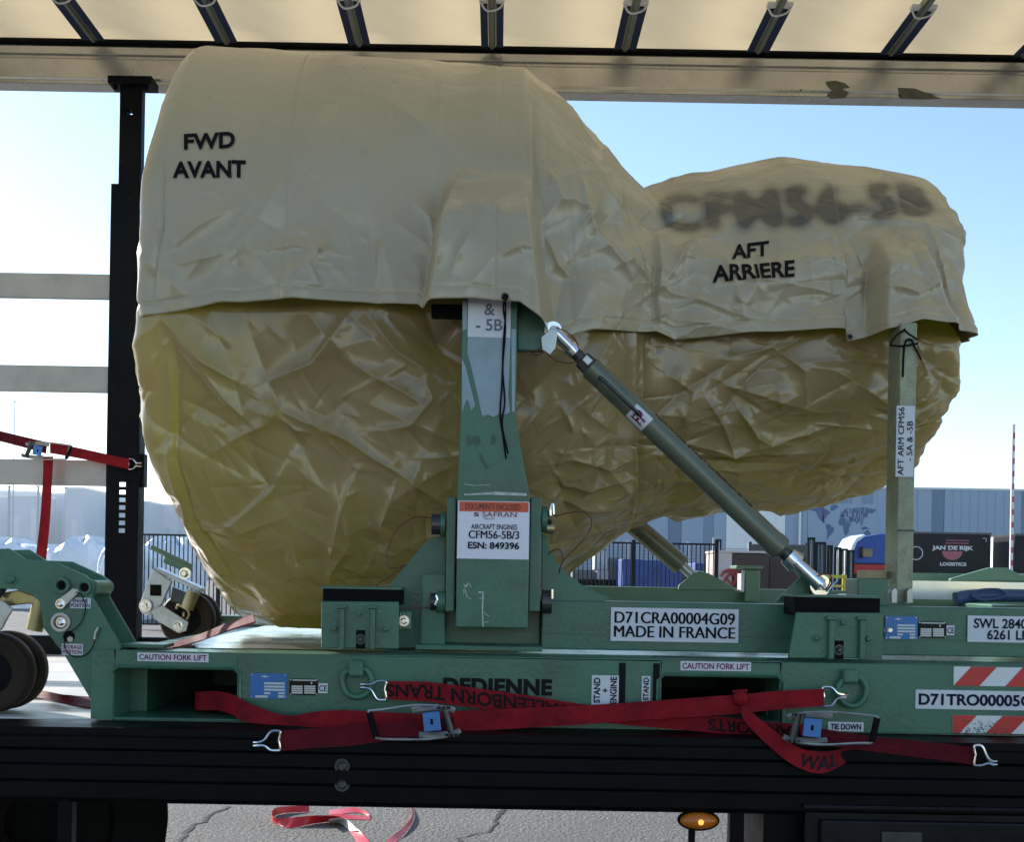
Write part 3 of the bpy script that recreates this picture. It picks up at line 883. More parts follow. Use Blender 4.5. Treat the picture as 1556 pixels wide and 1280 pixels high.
def to_mesh(name, P, closed_v, material, parent, ink=None, thick=None):
    nu, nv = P.shape[:2]
    vs = P.reshape(-1, 3)
    L = root_loc(parent)
    vs = vs - np.array(L[:])
    iu, iv = np.meshgrid(np.arange(nu - 1), np.arange(nv if closed_v else nv - 1), indexing='ij')
    a = iu * nv + iv; b = iu * nv + (iv + 1) % nv; c = (iu + 1) * nv + (iv + 1) % nv; d = (iu + 1) * nv + iv
    q = np.stack([a, d, c, b], -1).reshape(-1, 4)
    me = bpy.data.meshes.new(name)
    me.vertices.add(len(vs)); me.vertices.foreach_set('co', vs.astype(np.float32).ravel())
    me.loops.add(q.size); me.loops.foreach_set('vertex_index', q.astype(np.int32).ravel())
    me.polygons.add(len(q)); me.polygons.foreach_set('loop_start', np.arange(0, q.size, 4, dtype=np.int32))
    me.update(calc_edges=True)
    me.shade_smooth()
    if ink is not None:
        at = me.attributes.new('ink', 'FLOAT', 'POINT'); at.data.foreach_set('value', ink.astype(np.float32).ravel())
    return link_mesh(name, me, material, parent)

def normals(P, closed_v):
    du = np.gradient(P, axis=0)
    if closed_v:
        dv = (np.roll(P, -1, 1) - np.roll(P, 1, 1)) / 2
    else:
        dv = np.gradient(P, axis=1)
    n = np.cross(dv, du)
    return n / np.maximum(np.linalg.norm(n, axis=-1, keepdims=True), 1e-9)

TU, TV = 3.6, 3.2                       # size of the periodic patch of crumpled sheet
def wave_noise(nu, nv, cu, cv, seed):
    g = np.random.default_rng(seed).normal(size=(cu, cv))
    Fg = np.fft.fft2(g); out = np.zeros((nu, nv), complex)
    ku = (np.fft.fftfreq(cu) * cu).astype(int); kv = (np.fft.fftfreq(cv) * cv).astype(int)
    for a, k1 in enumerate(ku):
        for b, k2 in enumerate(kv): out[k1 % nu, k2 % nv] += Fg[a, b]
    n = np.fft.ifft2(out).real
    return n / n.std()
def slack_sheet(levels, seed, grow, hmax, z0, aniso=0.3):
    """a sheet a few per cent too large for its place, relaxed until it buckles into folds"""
    r = np.random.default_rng(seed); D = None
    for (h, iters, kb, noise) in levels:
        nu, nv = int(round(TU / h)), int(round(TV / h))
        if D is None:
            D = np.zeros((nu, nv, 3), np.float32)
            D[..., 2] = z0 * wave_noise(nu, nv, 21, 17, seed + 1) + 0.25 * z0 * r.normal(size=(nu, nv))
        else:
            for ax in (0, 1):
                S_ = np.stack([D, 0.5 * (D + np.roll(D, -1, ax))], ax + 1); sh = list(D.shape); sh[ax] *= 2; D = S_.reshape(sh)
            D = D.astype(np.float32)
            D[..., 2] += (noise * r.normal(size=(nu, nv))).astype(np.float32)
        s1 = wave_noise(nu, nv, 9, 7, seed + 2); s2 = wave_noise(nu, nv, 9, 7, seed + 3)
        g1 = np.clip(grow[0] + (grow[1] - grow[0]) * (0.5 + 0.45 * s1 + aniso * s2), 0.003, 0.09).astype(np.float32)
        g2 = np.clip(grow[0] + (grow[1] - grow[0]) * (0.5 + 0.45 * s1 - aniso * s2), 0.003, 0.09).astype(np.float32)
        gd_ = np.sqrt((1 + g1) ** 2 + (1 + g2) ** 2)
        offs = [((1, 0), h * (1 + g1), 1.0), ((0, 1), h * (1 + g2), 1.0), ((1, 1), h * gd_, .6), ((1, -1), h * gd_, .6)]
        Vl = np.zeros_like(D)
        for it in range(iters):
            acc = np.zeros_like(D)
            for (o, Lr, w) in offs:
                e = np.roll(D, (-o[0], -o[1]), (0, 1)) - D
                e[..., 0] += h * o[0]; e[..., 1] += h * o[1]
                l = np.sqrt((e * e).sum(-1))
                k = ((l - Lr) / l * w)[..., None] * e
                acc += k; acc -= np.roll(k, o, (0, 1))
            z = D[..., 2]
            lap = (np.roll(z, 1, 0) + np.roll(z, -1, 0) + np.roll(z, 1, 1) + np.roll(z, -1, 1)) / 4 - z
            acc[..., 2] -= kb * ((np.roll(lap, 1, 0) + np.roll(lap, -1, 0) + np.roll(lap, 1, 1) + np.roll(lap, -1, 1)) / 4 - lap)
            acc[..., 2] -= 0.02 * np.where(z < -hmax, z + hmax, 0) + 0.02 * np.where(z > hmax, z - hmax, 0)
            Vl = Vl * 0.95 + acc * 0.15
            D = D + Vl
    return D[..., 2], h
def creases(h, n, seed, L, Wd, a, pref=None):
    """sharp straight folds that pinch out to points, as in stiff coated sheet"""
    r = np.random.default_rng(seed); nu, nv = int(round(TU / h)), int(round(TV / h))
    Z = np.zeros((nu, nv), np.float32)
    for k in range(n):
        cu, cv = r.uniform(0, TU), r.uniform(0, TV)
        th = r.uniform(0, np.pi) if pref is None or r.random() < .4 else r.normal(pref[r.integers(len(pref))], .25)
        u = r.random() ** 1.8; Lk = L[0] + (L[1] - L[0]) * u; wk = Wd[0] + (Wd[1] - Wd[0]) * (.3 * r.random() + .7 * u)
        ak = r.uniform(*a) * (1 if r.random() < .65 else -1); asym = r.uniform(1.2, 2.6)
        m = int((Lk + 5.5 * wk * asym) / h) + 1
        i0, j0 = int(cu / h), int(cv / h); ii = np.arange(i0 - m, i0 + m + 1); jj = np.arange(j0 - m, j0 + m + 1)
        x = (ii * h - cu)[:, None]; y = (jj * h - cv)[None, :]
        t = x * np.cos(th) + y * np.sin(th); d = -x * np.sin(th) + y * np.cos(th)
        d = d - r.normal() * .08 / max(Lk, .05) * t * t
        tt = np.clip(np.abs(t) / Lk, 0, 1); env = (1 - tt * tt) ** 1.3
        w = wk * (0.4 + .6 * env); w = np.where(d > 0, w, w * asym)
        Z[np.ix_(ii % nu, jj % nv)] += (ak * wk * env * np.exp(-np.abs(d) / w)).astype(np.float32)
    return Z
def tsample(Z, h, U, V):
    nu, nv = Z.shape
    a = np.mod(U, TU) / h; b = np.mod(V, TV) / h
    i, j = a.astype(int), b.astype(int); fa, fb = a - i, b - j
    i, j = i % nu, j % nv; i2, j2 = (i + 1) % nu, (j + 1) % nv
    return Z[i, j] * (1 - fa) * (1 - fb) + Z[i2, j] * fa * (1 - fb) + Z[i, j2] * (1 - fa) * fb + Z[i2, j2] * fa * fb
simZ, simH = slack_sheet([(0.04, 1200, .15, 0), (0.02, 500, .10, .0008), (0.01, 220, .06, .0003)], 3, (.005, .03), .02, .01)
CH = 0.004
crA = creases(CH, 820, 1, (.05, .30), (.010, .042), (.2, .55), [.6, -.7, 1.4])
crC = creases(CH, 1000, 4, (.04, .19), (.004, .010), (.5, 1.05), [.5, -.8, 1.3])
crB = creases(CH, 2000, 2, (.02, .10), (.005, .016), (.25, .6))
mN = lattice(21, 0.32); mN2 = lattice(22, 0.2); slow = lattice(23, 0.5)

def Yfront(px):
    x = (px - CX) / F * 3.5
    return YC - np.interp(x, hd_x, hd_v) - 0.02

# ---- lower wrap
xs, sc, hd, bt, bb = make_grid('wrap', 760, 50, 0, 0)
phi = np.concatenate([np.linspace(0.36 * math.pi, 1.02 * math.pi, 560, endpoint=False), np.linspace(1.02 * math.pi, 2.36 * math.pi, 120, endpoint=False)])
s_ = sgnpow(np.sin(phi), 2 / NS); c_ = sgnpow(np.cos(phi), 2 / NS)
inset = 0.035
A = (hd - inset)[:, None] * sc[:, None]
Bt = (bt - 0.05)[:, None] * sc[:, None]; Bb = bb[:, None] * sc[:, None]
Pz = ZC + np.where(c_[None, :] > 0, c_[None, :] * Bt, c_[None, :] * Bb)
Py = YC - s_[None, :] * A
Px = np.repeat(xs[:, None], len(phi), 1)
# the front face leans in towards its foot, the tail narrows below
leanL = sstep(2.1, 1.42, Pz) * 0.16 * sstep(0.0, -1.0, Px)
Px = Px + leanL * 1.0
Px = Px - sstep(2.25, 1.85, Pz) * 0.10 * sstep(1.1, 1.44, Px)
P = np.stack([Px, Py, Pz], -1)
Uc = np.concatenate([[0], np.cumsum(np.hypot(np.diff(xs), np.diff(sc * (hd + bb) * .5)))])
U = np.repeat(Uc[:, None], len(phi), 1)
V = (phi[None, :] - math.pi / 2) * 0.95 * np.ones_like(U)
V = np.where(V > 2.9, V - 5.9, V)
N_ = normals(P, True)
front = P[..., 1] < YC + 0.1
zone = 0.65 + 0.35 * mN(U, V)
H = 0.40 * tsample(simZ, simH, U, V) + 1.15 * tsample(crA, CH, U, V) + 1.0 * tsample(crC, CH, U, V) * np.clip(.6 + .7 * mN2(U, V), .1, 1.2) + 0.85 * tsample(crB, CH, U, V) * np.clip(.7 + .7 * mN(V * .9, U * .7), .1, 1.3) + 0.010 * slow(U, V)
low = sstep(1.95, 1.55, P[..., 2])
H *= (1 - 0.35 * low)
up_ = sstep(ZC - 0.02, ZC + 0.10, P[..., 2])
H = H * (1 - 0.9 * up_) - 0.045 * up_
wrap_specs = [
    ([(396, 608), (450, 635), (520, 662), (562, 690), (620, 720), (690, 772)], 0.022, 0.016),
    ([(396, 612), (440, 650), (478, 656)], 0.014, 0.012),
    ([(535, 462), (500, 510), (470, 545), (395, 575)], 0.020, 0.02),
    ([(513, 535), (560, 565), (610, 590), (640, 610)], 0.014, 0.010),
    ([(640, 560), (655, 600), (620, 640), (560, 650)], 0.012, 0.012),
    ([(548, 465), (600, 530), (650, 560)], 0.012, 0.01),
    ([(230, 470), (300, 545), (360, 580)], 0.016, 0.014),
    ([(262, 520), (300, 560), (330, 600), (372, 640)], 0.012, 0.012),
    ([(300, 690), (350, 660), (396, 640), (420, 610)], 0.012, 0.014),
    ([(430, 690), (400, 740), (330, 790), (290, 800)], 0.012, 0.014),
    ([(270, 800), (330, 805), (420, 780)], 0.010, 0.012),
    ([(540, 700), (510, 760), (480, 850)], 0.012, 0.014),
    ([(600, 720), (570, 790), (585, 850)], 0.012, 0.012),
    ([(470, 900), (430, 850), (420, 780)], 0.010, 0.014),
    ([(470, 930), (480, 870), (520, 820)], 0.014, 0.014),
    ([(985, 515), (984, 640), (982, 790)], -0.026, 0.010),
    ([(978, 515), (977, 640), (972, 790)], 0.014, 0.008),
    ([(1080, 600), (1110, 640), (1135, 690)], 0.014, 0.010),
    ([(1130, 615), (1165, 655), (1190, 668)], 0.018, 0.011),
    ([(1020, 565), (1060, 590), (1045, 640)], 0.010, 0.012),
    ([(1180, 520), (1230, 560), (1240, 640)], 0.012, 0.012),
    ([(1010, 685), (1100, 682), (1200, 680), (1290, 672)], 0.014, 0.011),
    ([(830, 700), (870, 690), (930, 705), (978, 690)], 0.012, 0.010),
    ([(830, 690), (860, 730), (900, 740), (978, 715)], 0.012, 0.010),
    ([(830, 745), (900, 770), (975, 760)], 0.010, 0.012),
    ([(880, 850), (930, 800), (980, 780)], 0.012, 0.012),
    ([(850, 600), (870, 650), (850, 690)], 0.012, 0.012),
    ([(1400, 520), (1420, 560), (1400, 610)], 0.012, 0.010),
    ([(1395, 610), (1420, 600), (1445, 570)], 0.010, 0.008),
    ([(1400, 650), (1425, 620), (1440, 610)], 0.012, 0.008),
    ([(258, 500), (262, 560), (250, 690), (268, 790), (310, 875), (370, 935)], -0.012, 0.010),
    ([(246, 520), (248, 600), (238, 690), (256, 800), (300, 885), (345, 930)], 0.012, 0.010),
]
H += 1.35 * ridges(P[..., 0], P[..., 2], front, wrap_specs, Yfront)
# gathers along the underside of the tail
gath = sstep(2.02, 1.86, P[..., 2]) * sstep(0.45, 0.62, P[..., 0])
H += gath * (0.35 * tsample(crA, CH, U * 2.2 + V * .8, V * .7 + .4) + 0.4 * tsample(crB, CH, U * 1.3 + V, V))
P2 = P + N_ * H[..., None]
P2[..., 2] = np.maximum(P2[..., 2], 1.41)
# the mast and the aft arm press the sheet in
def press(P, px0, px1, Yface, py0, py1):
    x0, x1 = (px0 - CX) / F * Yface, (px1 - CX) / F * Yface
    m = sstep(x0 - .05, x0, P[..., 0]) * (1 - sstep(x1, x1 + .05, P[..., 0])) * (P[..., 1] < YC)
    P[..., 1] = np.where(m > 0, np.maximum(P[..., 1], P[..., 1] * (1 - m) + np.maximum(P[..., 1], Yface) * m), P[..., 1])
    return P
P2 = press(P2, 690, 810, 3.42, 0, 0)
P2 = press(P2, 1345, 1398, 3.66, 0, 0)
wrap = to_mesh('lower_wrap', P2, True, M['wrap'], engine)

# ---- engine inside the wrap, unseen: fan case and core, sized to block light
M['unseen_engine_metal'] = mat('unseen_engine_metal', (0.10, 0.10, 0.10), 0.5, metal=.3)
mb = MB()
mb.lathe((-0.97, YC + .02, 2.52), (1, 0, 0), [(0, .40), (0, .64), (.05, .68), (.95, .68), (1.1, .60), (1.25, .46), (1.45, .36), (1.9, .37), (2.15, .33), (2.28, .12)], 48)
for v in mb.bm.verts: v.co = Vector((v.co.x, YC + .02 + (v.co.y - YC - .02) * 1.03, 2.52 + (v.co.z - 2.52) * 1.14))
mb.build('unseen_engine_core', M['unseen_engine_metal'], engine, smooth=True)
# ---- hood
xs, sc, hd, bt, bb = make_grid('hood', 780, 50, 0, 0)
hem_px = [(205, 476), (222, 475), (250, 472), (300, 466), (330, 459), (420, 458), (500, 457), (560, 459), (636, 466), (650, 458), (720, 452), (790, 460), (832, 493), (900, 502), (998, 503), (1025, 515), (1140, 505), (1284, 500), (1287, 519), (1343, 509), (1380, 498), (1440, 503), (1478, 508)]
hx, hz = [], []
for px, py in hem_px:
    Yh = Yfront(px) - (0.235 if 636 < px < 840 else 0.0)
    p = W(px, py, Yh); hx.append(p.x); hz.append(p.z)
zh = np.interp(xs, hx, hz)
cyl_ph = np.concatenate([np.linspace(-math.pi / 2, -0.02, 90, endpoint=False), np.linspace(-0.02, math.pi / 2, 520)])
s_ = sgnpow(np.sin(cyl_ph), 2 / NS); c_ = np.abs(np.cos(cyl_ph)) ** (2 / NS)
A = hd[:, None] * sc[:, None]
zt = ZC + bt
Pz = zh[:, None] + (zt - zh)[:, None] * sc[:, None] * c_[None, :]
Py = YC - s_[None, :] * A
Px = np.repeat(xs[:, None], len(cyl_ph), 1)
Px = Px + sstep(2.55, 3.15, Pz) * 0.036 * sstep(-.85, -1.06, Px) + sstep(2.9, 3.4, Pz) * 0.03 * sstep(1.1, 1.44, Px) + sstep(2.75, 2.4, Pz) * 0.004 * sstep(-.8, -1.06, Px) + sstep(2.7, 2.38, Pz) * 0.012 * sstep(1.2, 1.43, Px)
P = np.stack([Px, Py, Pz], -1)
N_ = normals(P, False)
U = np.repeat(np.concatenate([[0], np.cumsum(np.hypot(np.diff(xs), np.diff(sc * (hd + bt) * .5)))])[:, None], len(cyl_ph), 1)
V = cyl_ph[None, :] * 0.98 * np.ones_like(U)
front = P[..., 1] < YC - 0.02
X_, Z_ = P[..., 0], P[..., 2]
# where the sheet lies slack: near the hem and on the cone behind the fan case
slack = np.clip(sstep(2.85, 2.50, Z_) * 0.9 + sstep(0.06, 0.2, X_) * 0.5 * (1 - 0.6 * sstep(0.6, 0.75, X_)) + sstep(1.05, 1.2, X_) * 0.6 * sstep(2.9, 2.7, Z_), 0.10, 1)
H = slack * (0.50 * tsample(simZ, simH, V + .9, U + .5) + 1.2 * tsample(crA, CH, U + 1.3, V + 1.1) + 0.7 * tsample(crC, CH, U + .2, V + 1.7) + 0.6 * tsample(crB, CH, U + .8, V + 2.0) * np.clip(.6 + .8 * mN(U, V), .05, 1.3)) + 0.08 * tsample(crA, CH, U * .8 + .3, V * .8) + 0.22 * tsample(crC, CH, U * .7 + 1.1, V * .7) + 0.014 * slow(U * .8, V * .8) * (1 - 0.4 * slack)
hood_specs = [
    ([(500, 120), (512, 190), (488, 270)], 0.007, 0.05),
    ([(560, 100), (640, 170), (720, 235)], 0.010, 0.06),
    ([(440, 240), (390, 330), (320, 430)], 0.014, 0.045),
    ([(330, 130), (350, 200), (345, 250), (375, 285)], 0.006, 0.012),
    ([(250, 380), (300, 340), (355, 310)], 0.012, 0.016),
    ([(260, 400), (310, 392), (345, 380)], 0.008, 0.010),
    ([(620, 290), (650, 330), (665, 400)], 0.014, 0.014),
    ([(600, 300), (575, 380), (570, 440)], 0.010, 0.018),
    ([(490, 440), (470, 400), (500, 360)], 0.010, 0.012),
    ([(390, 380), (450, 372), (520, 385)], 0.010, 0.010),
    ([(812, 110), (814, 240), (818, 330), (822, 440)], -0.016, 0.010),
    ([(806, 110), (806, 240), (808, 330), (812, 440)], 0.010, 0.010),
    ([(830, 240), (850, 300), (880, 300)], 0.012, 0.012),
    ([(876, 250), (890, 320), (915, 370), (960, 430)], 0.020, 0.018),
    ([(870, 300), (900, 320), (880, 345)], 0.012, 0.012),
    ([(830, 350), (850, 400), (880, 420)], 0.012, 0.010),
    ([(910, 160), (900, 230), (950, 330), (985, 400)], 0.008, 0.03),
    ([(996, 345), (995, 430), (998, 498)], -0.014, 0.008),
    ([(1003, 345), (1002, 430), (1005, 498)], 0.010, 0.008),
    ([(1010, 430), (1040, 380), (1080, 350)], 0.012, 0.012),
    ([(1010, 470), (1060, 455), (1110, 470)], 0.008, 0.012),
    ([(1150, 500), (1200, 430), (1240, 370)], 0.006, 0.02),
    ([(1300, 350), (1322, 400), (1318, 480)], -0.014, 0.012),
    ([(1340, 380), (1375, 352), (1410, 380)], 0.010, 0.010),
    ([(1330, 440), (1380, 455), (1430, 430)], 0.010, 0.010),
    ([(1420, 330), (1440, 400), (1455, 470)], 0.012, 0.010),
    ([(238, 200), (240, 330), (222, 470)], -0.012, 0.008),
    ([(690, 240), (700, 262), (735, 262)], 0.010, 0.009),
    ([(700, 330), (740, 345), (770, 320)], 0.014, 0.012),
    ([(720, 380), (700, 420), (690, 450)], 0.010, 0.010),
    ([(760, 420), (790, 405), (815, 405)], 0.012, 0.010),
    ([(660, 330), (672, 380), (660, 440)], 0.014, 0.010),
]
H += 1.35 * ridges(X_, Z_, front, hood_specs, Yfront)
H -= 0.0035 * np.exp(-((Z_ - zh[:, None] - 0.035) / 0.004) ** 2)          # stitched hem
H -= 0.0025 * np.exp(-((X_ + 0.62) / 0.004) ** 2) + 0.0025 * np.exp(-((X_ + 0.02) / 0.004) ** 2)   # panel seams
P2 = P + N_ * H[..., None]
# the hood is carried outwards over the mast head and over the aft arm
def bump(px_l, px_r, py_t, py_b, Yb, depth, soft=0.035):
    a, b_ = W(px_l[0], py_t, Yb), W(px_l[1], py_b, Yb)
    c, d = W(px_r[0], py_t, Yb), W(px_r[1], py_b, Yb)
    t = np.clip((a.z - Z_) / (a.z - b_.z), -0.4, 1.2)
    xl = a.x + (b_.x - a.x) * t; xr = c.x + (d.x - c.x) * t
    m = sstep(xl - soft * .3, xl + soft, X_) * (1 - sstep(xr - soft, xr + soft * .6, X_)) * sstep(-0.12, 0.45, t)
    return m * depth * (P[..., 1] < YC - .2)
P2[..., 1] -= bump((672, 640), (812, 834), 240, 460, 3.24, 0.235)
P2[..., 1] -= bump((1336, 1322), (1420, 1460), 345, 505, 3.6, 0.11)
# hem hangs free and flutters
edge = sstep(0.10, 0.0, np.abs(P[..., 2] - zh[:, None])) * (np.abs(cyl_ph)[None, :] > 1.2)
P2[..., 1] -= np.where(P[..., 1] < YC, 1, -1) * edge * (0.016 + 0.012 * np.sin(X_ * 17 + 2 * np.sin(X_ * 5))) * sstep(-1.08, -.9, X_)
# turned hem: the sheet folds back a few millimetres inwards
last = P2[:, -1:, :].copy(); last[..., 1] += 0.005; last[..., 2] += 0.001
last2 = last.copy(); last2[..., 2] += 0.02; last2[..., 1] += 0.001
Pfull = np.concatenate([P2, last, last2], 1)

# soft sprayed stencil lettering on the tail of the hood
def text_mask(body, px_per, bold, spacing=1.0):
    vs, fs, size = text_geo(body, bold, spacing)
    Wd, Hd = int(size[0] * px_per) + 1, int(size[1] * px_per) + 1
    pad = 24
    img = np.zeros((Wd + 2 * pad, Hd + 2 * pad))
    for f in fs:
        for k in range(1, len(f) - 1):
            g = np.array([[(vs[i][0] + size[0] / 2) * px_per + pad, (vs[i][1] + size[1] / 2) * px_per + pad] for i in (f[0], f[k], f[k + 1])])
            i0, i1 = int(g[:, 0].min()), int(g[:, 0].max()) + 1; j0, j1 = int(g[:, 1].min()), int(g[:, 1].max()) + 1
            ii, jj = np.mgrid[i0:i1 + 1, j0:j1 + 1]
            d = (g[1, 1] - g[2, 1]) * (g[0, 0] - g[2, 0]) + (g[2, 0] - g[1, 0]) * (g[0, 1] - g[2, 1])
            if abs(d) < 1e-9: continue
            a = ((g[1, 1] - g[2, 1]) * (ii - g[2, 0]) + (g[2, 0] - g[1, 0]) * (jj - g[2, 1])) / d
            b = ((g[2, 1] - g[0, 1]) * (ii - g[2, 0]) + (g[0, 0] - g[2, 0]) * (jj - g[2, 1])) / d
            m = (a >= 0) & (b >= 0) & (a + b <= 1)
            sub = img[i0:i1 + 1, j0:j1 + 1]; m = m[:sub.shape[0], :sub.shape[1]]
            sub[m] = 1
    return img, size, pad
msk, tsz, tpad = text_mask('CFM56-5B', 70, 0.035, 1.08)
for _ in range(3): msk = blur2(msk, 5)
# locate the word on the sheet: centre column at the photo's place, size in metres
fr = (P2[..., 1] < YC - .05)
Pt = P
u_ = Pt[..., 0] / Pt[..., 1] * F; v_ = (Pt[..., 2] - CAMZ) / Pt[..., 1] * F
def nearest(px, py):
    a, b = unroll(px, py)
    d = (u_ - a * F) ** 2 + (v_ - b * F) ** 2 + np.where(fr, 0, 1e9)
    return np.unravel_index(np.argmin(d), d.shape)
iA = nearest(1003, 318); iB = nearest(1420, 300); iT = nearest(1210, 282); iBt = nearest(1210, 340)
u0, u1 = X_[iA], X_[iB] - 0.015
lu = (X_ - u0) / (u1 - u0)
Zp = Pt[..., 2]
iM = nearest(1210, 312)
lm = lu[iM]
zc_ = Zp[iA] * (1 - lu) * (lm - lu) / lm + Zp[iB] * lu * (lu - lm) / (1 - lm) + Zp[iM] * lu * (1 - lu) / (lm * (1 - lm))
lv = (zc_ - Zp) / ((Zp[iT] - Zp[iBt]) * 1.0) + 0.5
lv = lv - 0.5
gi = tpad + lu * tsz[0] * 70; gj = tpad + (0.5 - lv) * tsz[1] * 70
ok = (gi > 0) & (gi < msk.shape[0] - 1) & (gj > 0) & (gj < msk.shape[1] - 1) & fr
ink = np.zeros_like(gi)
ink[ok] = msk[gi[ok].astype(int), gj[ok].astype(int)] * 1.45
ink = np.clip(ink, 0, .80)
ink = np.concatenate([ink, np.zeros((ink.shape[0], 2))], 1)
hood = to_mesh('hood', Pfull, False, M['hood'], engine, ink=ink)
bpy.context.view_layer.update()

# crisp lettering laid on the folds of the hood
def bvh_of(P, closed):
    nu, nv = P.shape[:2]
    st = 2
    Q = P[::st, ::st]; a_, b_ = Q.shape[:2]
    idx = np.arange(a_ * b_).reshape(a_, b_)
    f = np.stack([idx[:-1, :-1], idx[1:, :-1], idx[1:, 1:], idx[:-1, 1:]], -1).reshape(-1, 4)
    return BVHTree.FromPolygons([Vector(v) for v in Q.reshape(-1, 3).tolist()], f.tolist())
BV = bvh_of(P2, False)
CAMP = Vector((0, 0, CAMZ))
def on_hood(px, py):
    d = (W(px, py, 4.0) - CAMP).normalized()
    h = BV.ray_cast(CAMP, d)
    return h[0], h[1]
def y_on_hood(x, z):
    h = BV.ray_cast(Vector((x, 1.0, z)), Vector((0, 1, 0)))
    return h[0].y if h[0] is not None else None
def hood_text(body, quad, bold):
    """quad: photo corners of the word's box (tl, tr, br, bl)"""
    vs, fs, size = text_geo(body, bold)
    C4 = [on_hood(*q)[0] for q in quad]
    mb = MB()
    bvs = [mb.bm.verts.new((v[0] / size[0] + .5, v[1] / size[1] + .5, 0)) for v in vs]
    for f in fs:
        try: mb.bm.faces.new([bvs[i] for i in f])
        except ValueError: pass
    for cut in range(5):
        le = [e for e in mb.bm.edges if (e.verts[0].co - e.verts[1].co).length > 0.045]
        if not le: break
        bmesh.ops.subdivide_edges(mb.bm, edges=le, cuts=1)
        bmesh.ops.triangulate(mb.bm, faces=mb.bm.faces)
    for v in mb.bm.verts:
        a, b = v.co.x, v.co.y
        q = C4[3] * ((1 - a) * (1 - b)) + C4[2] * (a * (1 - b)) + C4[1] * (a * b) + C4[0] * ((1 - a) * b)
        y = y_on_hood(q.x, q.z)
        v.co = Vector((q.x, (y if y is not None else q.y) - 0.004, q.z))
    return mb.build('lettering', M['ink'], hood)
hood_text('FWD', [(280, 204), (357, 199), (357, 224), (280, 228)], 0.035)
hood_text('AVANT', [(263, 246), (374, 244), (374, 271), (263, 271)], 0.035)
hood_text('AFT', [(1112, 372), (1168, 366), (1168, 388), (1112, 394)], 0.03)
hood_text('ARRIERE', [(1082, 404), (1207, 395), (1207, 421), (1082, 430)], 0.03)
# eyelets and tie cords
M['eyelet'] = mat('brass_eyelet', (0.10, 0.085, 0.06), 0.4, metal=0.7)
def eyelet(px, py):
    p, n = on_hood(px, py)
    if p is None: return None
    b = MB(); pts = [p + Vector((0.007 * math.cos(t), -0.003, 0.007 * math.sin(t))) for t in np.linspace(0, 2 * math.pi, 12, endpoint=False)]
    b.tube(pts, 0.0025, 6, 1, True); b.build('eyelet', M['eyelet'], engine)
    b = MB(); b.cyl(p + Vector((0, -.0035, 0)), p + Vector((0, -.0045, 0)), .005, None, 12); b.build('eyelet_hole', M['cord'], engine)
    return p
e1 = eyelet(767, 450)
YMF = 3.205
b = MB()
b.tube([W(767, 450, e1.y - .006), W(765, 470, YMF - .012), W(768, 500, YMF - .004), W(764, 560, YMF - .004), W(767, 610, YMF - .004), W(763, 645, YMF - .004), W(772, 690, YMF - .004)], 0.0024, 6, 6)
b.tube([W(768, 450, e1.y - .006), W(768, 480, YMF - .014), W(765, 520, YMF - .005), W(763, 580, YMF - .005), W(760, 630, YMF - .004), W(764, 660, YMF - .004), W(769, 697, YMF - .004)], 0.0024, 6, 6)
b.tube([W(764, 452, e1.y - .006), W(768, 455, e1.y - .012), W(771, 449, e1.y - .006)], 0.004, 6, 4)
b.build('tie_cord', M['cord'], engine)
e2 = eyelet(1377, 493); eyelet(1291, 512)
YAF = 3.50
b = MB()
b.tube([W(1377, 493, e2.y - .006), W(1376, 503, YAF - .012), W(1394, 516, YAF - .004)], 0.003, 6, 6)
b.tube([W(1376, 500, YAF - .012), W(1362, 510, YAF - .004), W(1353, 523, YAF - .004)], 0.003, 6, 6)
b.tube([W(1352, 525, YAF - .004), W(1372, 526, YAF - .005), W(1395, 522, YAF - .004)], 0.003, 6, 6)
b.tube([W(1372, 573, YAF - .004), W(1373, 540, YAF - .004), W(1376, 520, YAF - .006), W(1384, 516, YAF - .006), W(1391, 530, YAF - .005), W(1400, 547, YAF - .004)], 0.003, 6, 6)
b.build('tie_cord', M['cord'], engine)

# ------------------------------------------------------------------ transport base (lower green frame on the deck)
YB = 3.08
G = M['green']
base = empty('transport_base', (0.3, 3.9, DZ), 'lower green steel transport frame with fork pockets and striped end, strapped to the trailer deck', 'transport frame')
def zat(px, py, Y): return W(px, py, Y).z
def xat(px, py, Y): return W(px, py, Y).x
BX0, BX1 = xat(138, 1040, YB), 2.25
BZ0, BZ1 = DZ + 0.003, 1.389
p1 = (xat(173, 1055, YB), xat(360, 1055, YB), zat(266, 1092, YB), zat(266, 1018, YB))
p2 = (xat(1003, 1060, YB), xat(1186, 1060, YB), zat(1094, 1096, YB), zat(1094, 1030, YB))
b = MB()
BD = 0.15
b.span(BX0, p1[0], YB, YB + BD, BZ0, BZ1)
b.span(p1[0], p1[1], YB, YB + BD, p1[3], BZ1); b.span(p1[0], p1[1], YB, YB + BD, BZ0, p1[2])
b.span(p1[1], p2[0], YB, YB + BD, BZ0, BZ1)
b.span(p2[0], p2[1], YB, YB + BD, p2[3], BZ1); b.span(p2[0], p2[1], YB, YB + BD, BZ0, p2[2])
b.span(p2[1], BX1, YB, YB + BD, BZ0, BZ1)
bmesh.ops.remove_doubles(b.bm, verts=b.bm.verts, dist=1e-5)
b.build('side_beam', G, base, bevel=.003)
M['green_shade_in'] = mat('pocket_shaded_green', (0.035, 0.085, 0.055), 0.5, dirt=(0.03, 0.03, 0.025), var=.2)  # frame green darkened for the shade inside the pockets
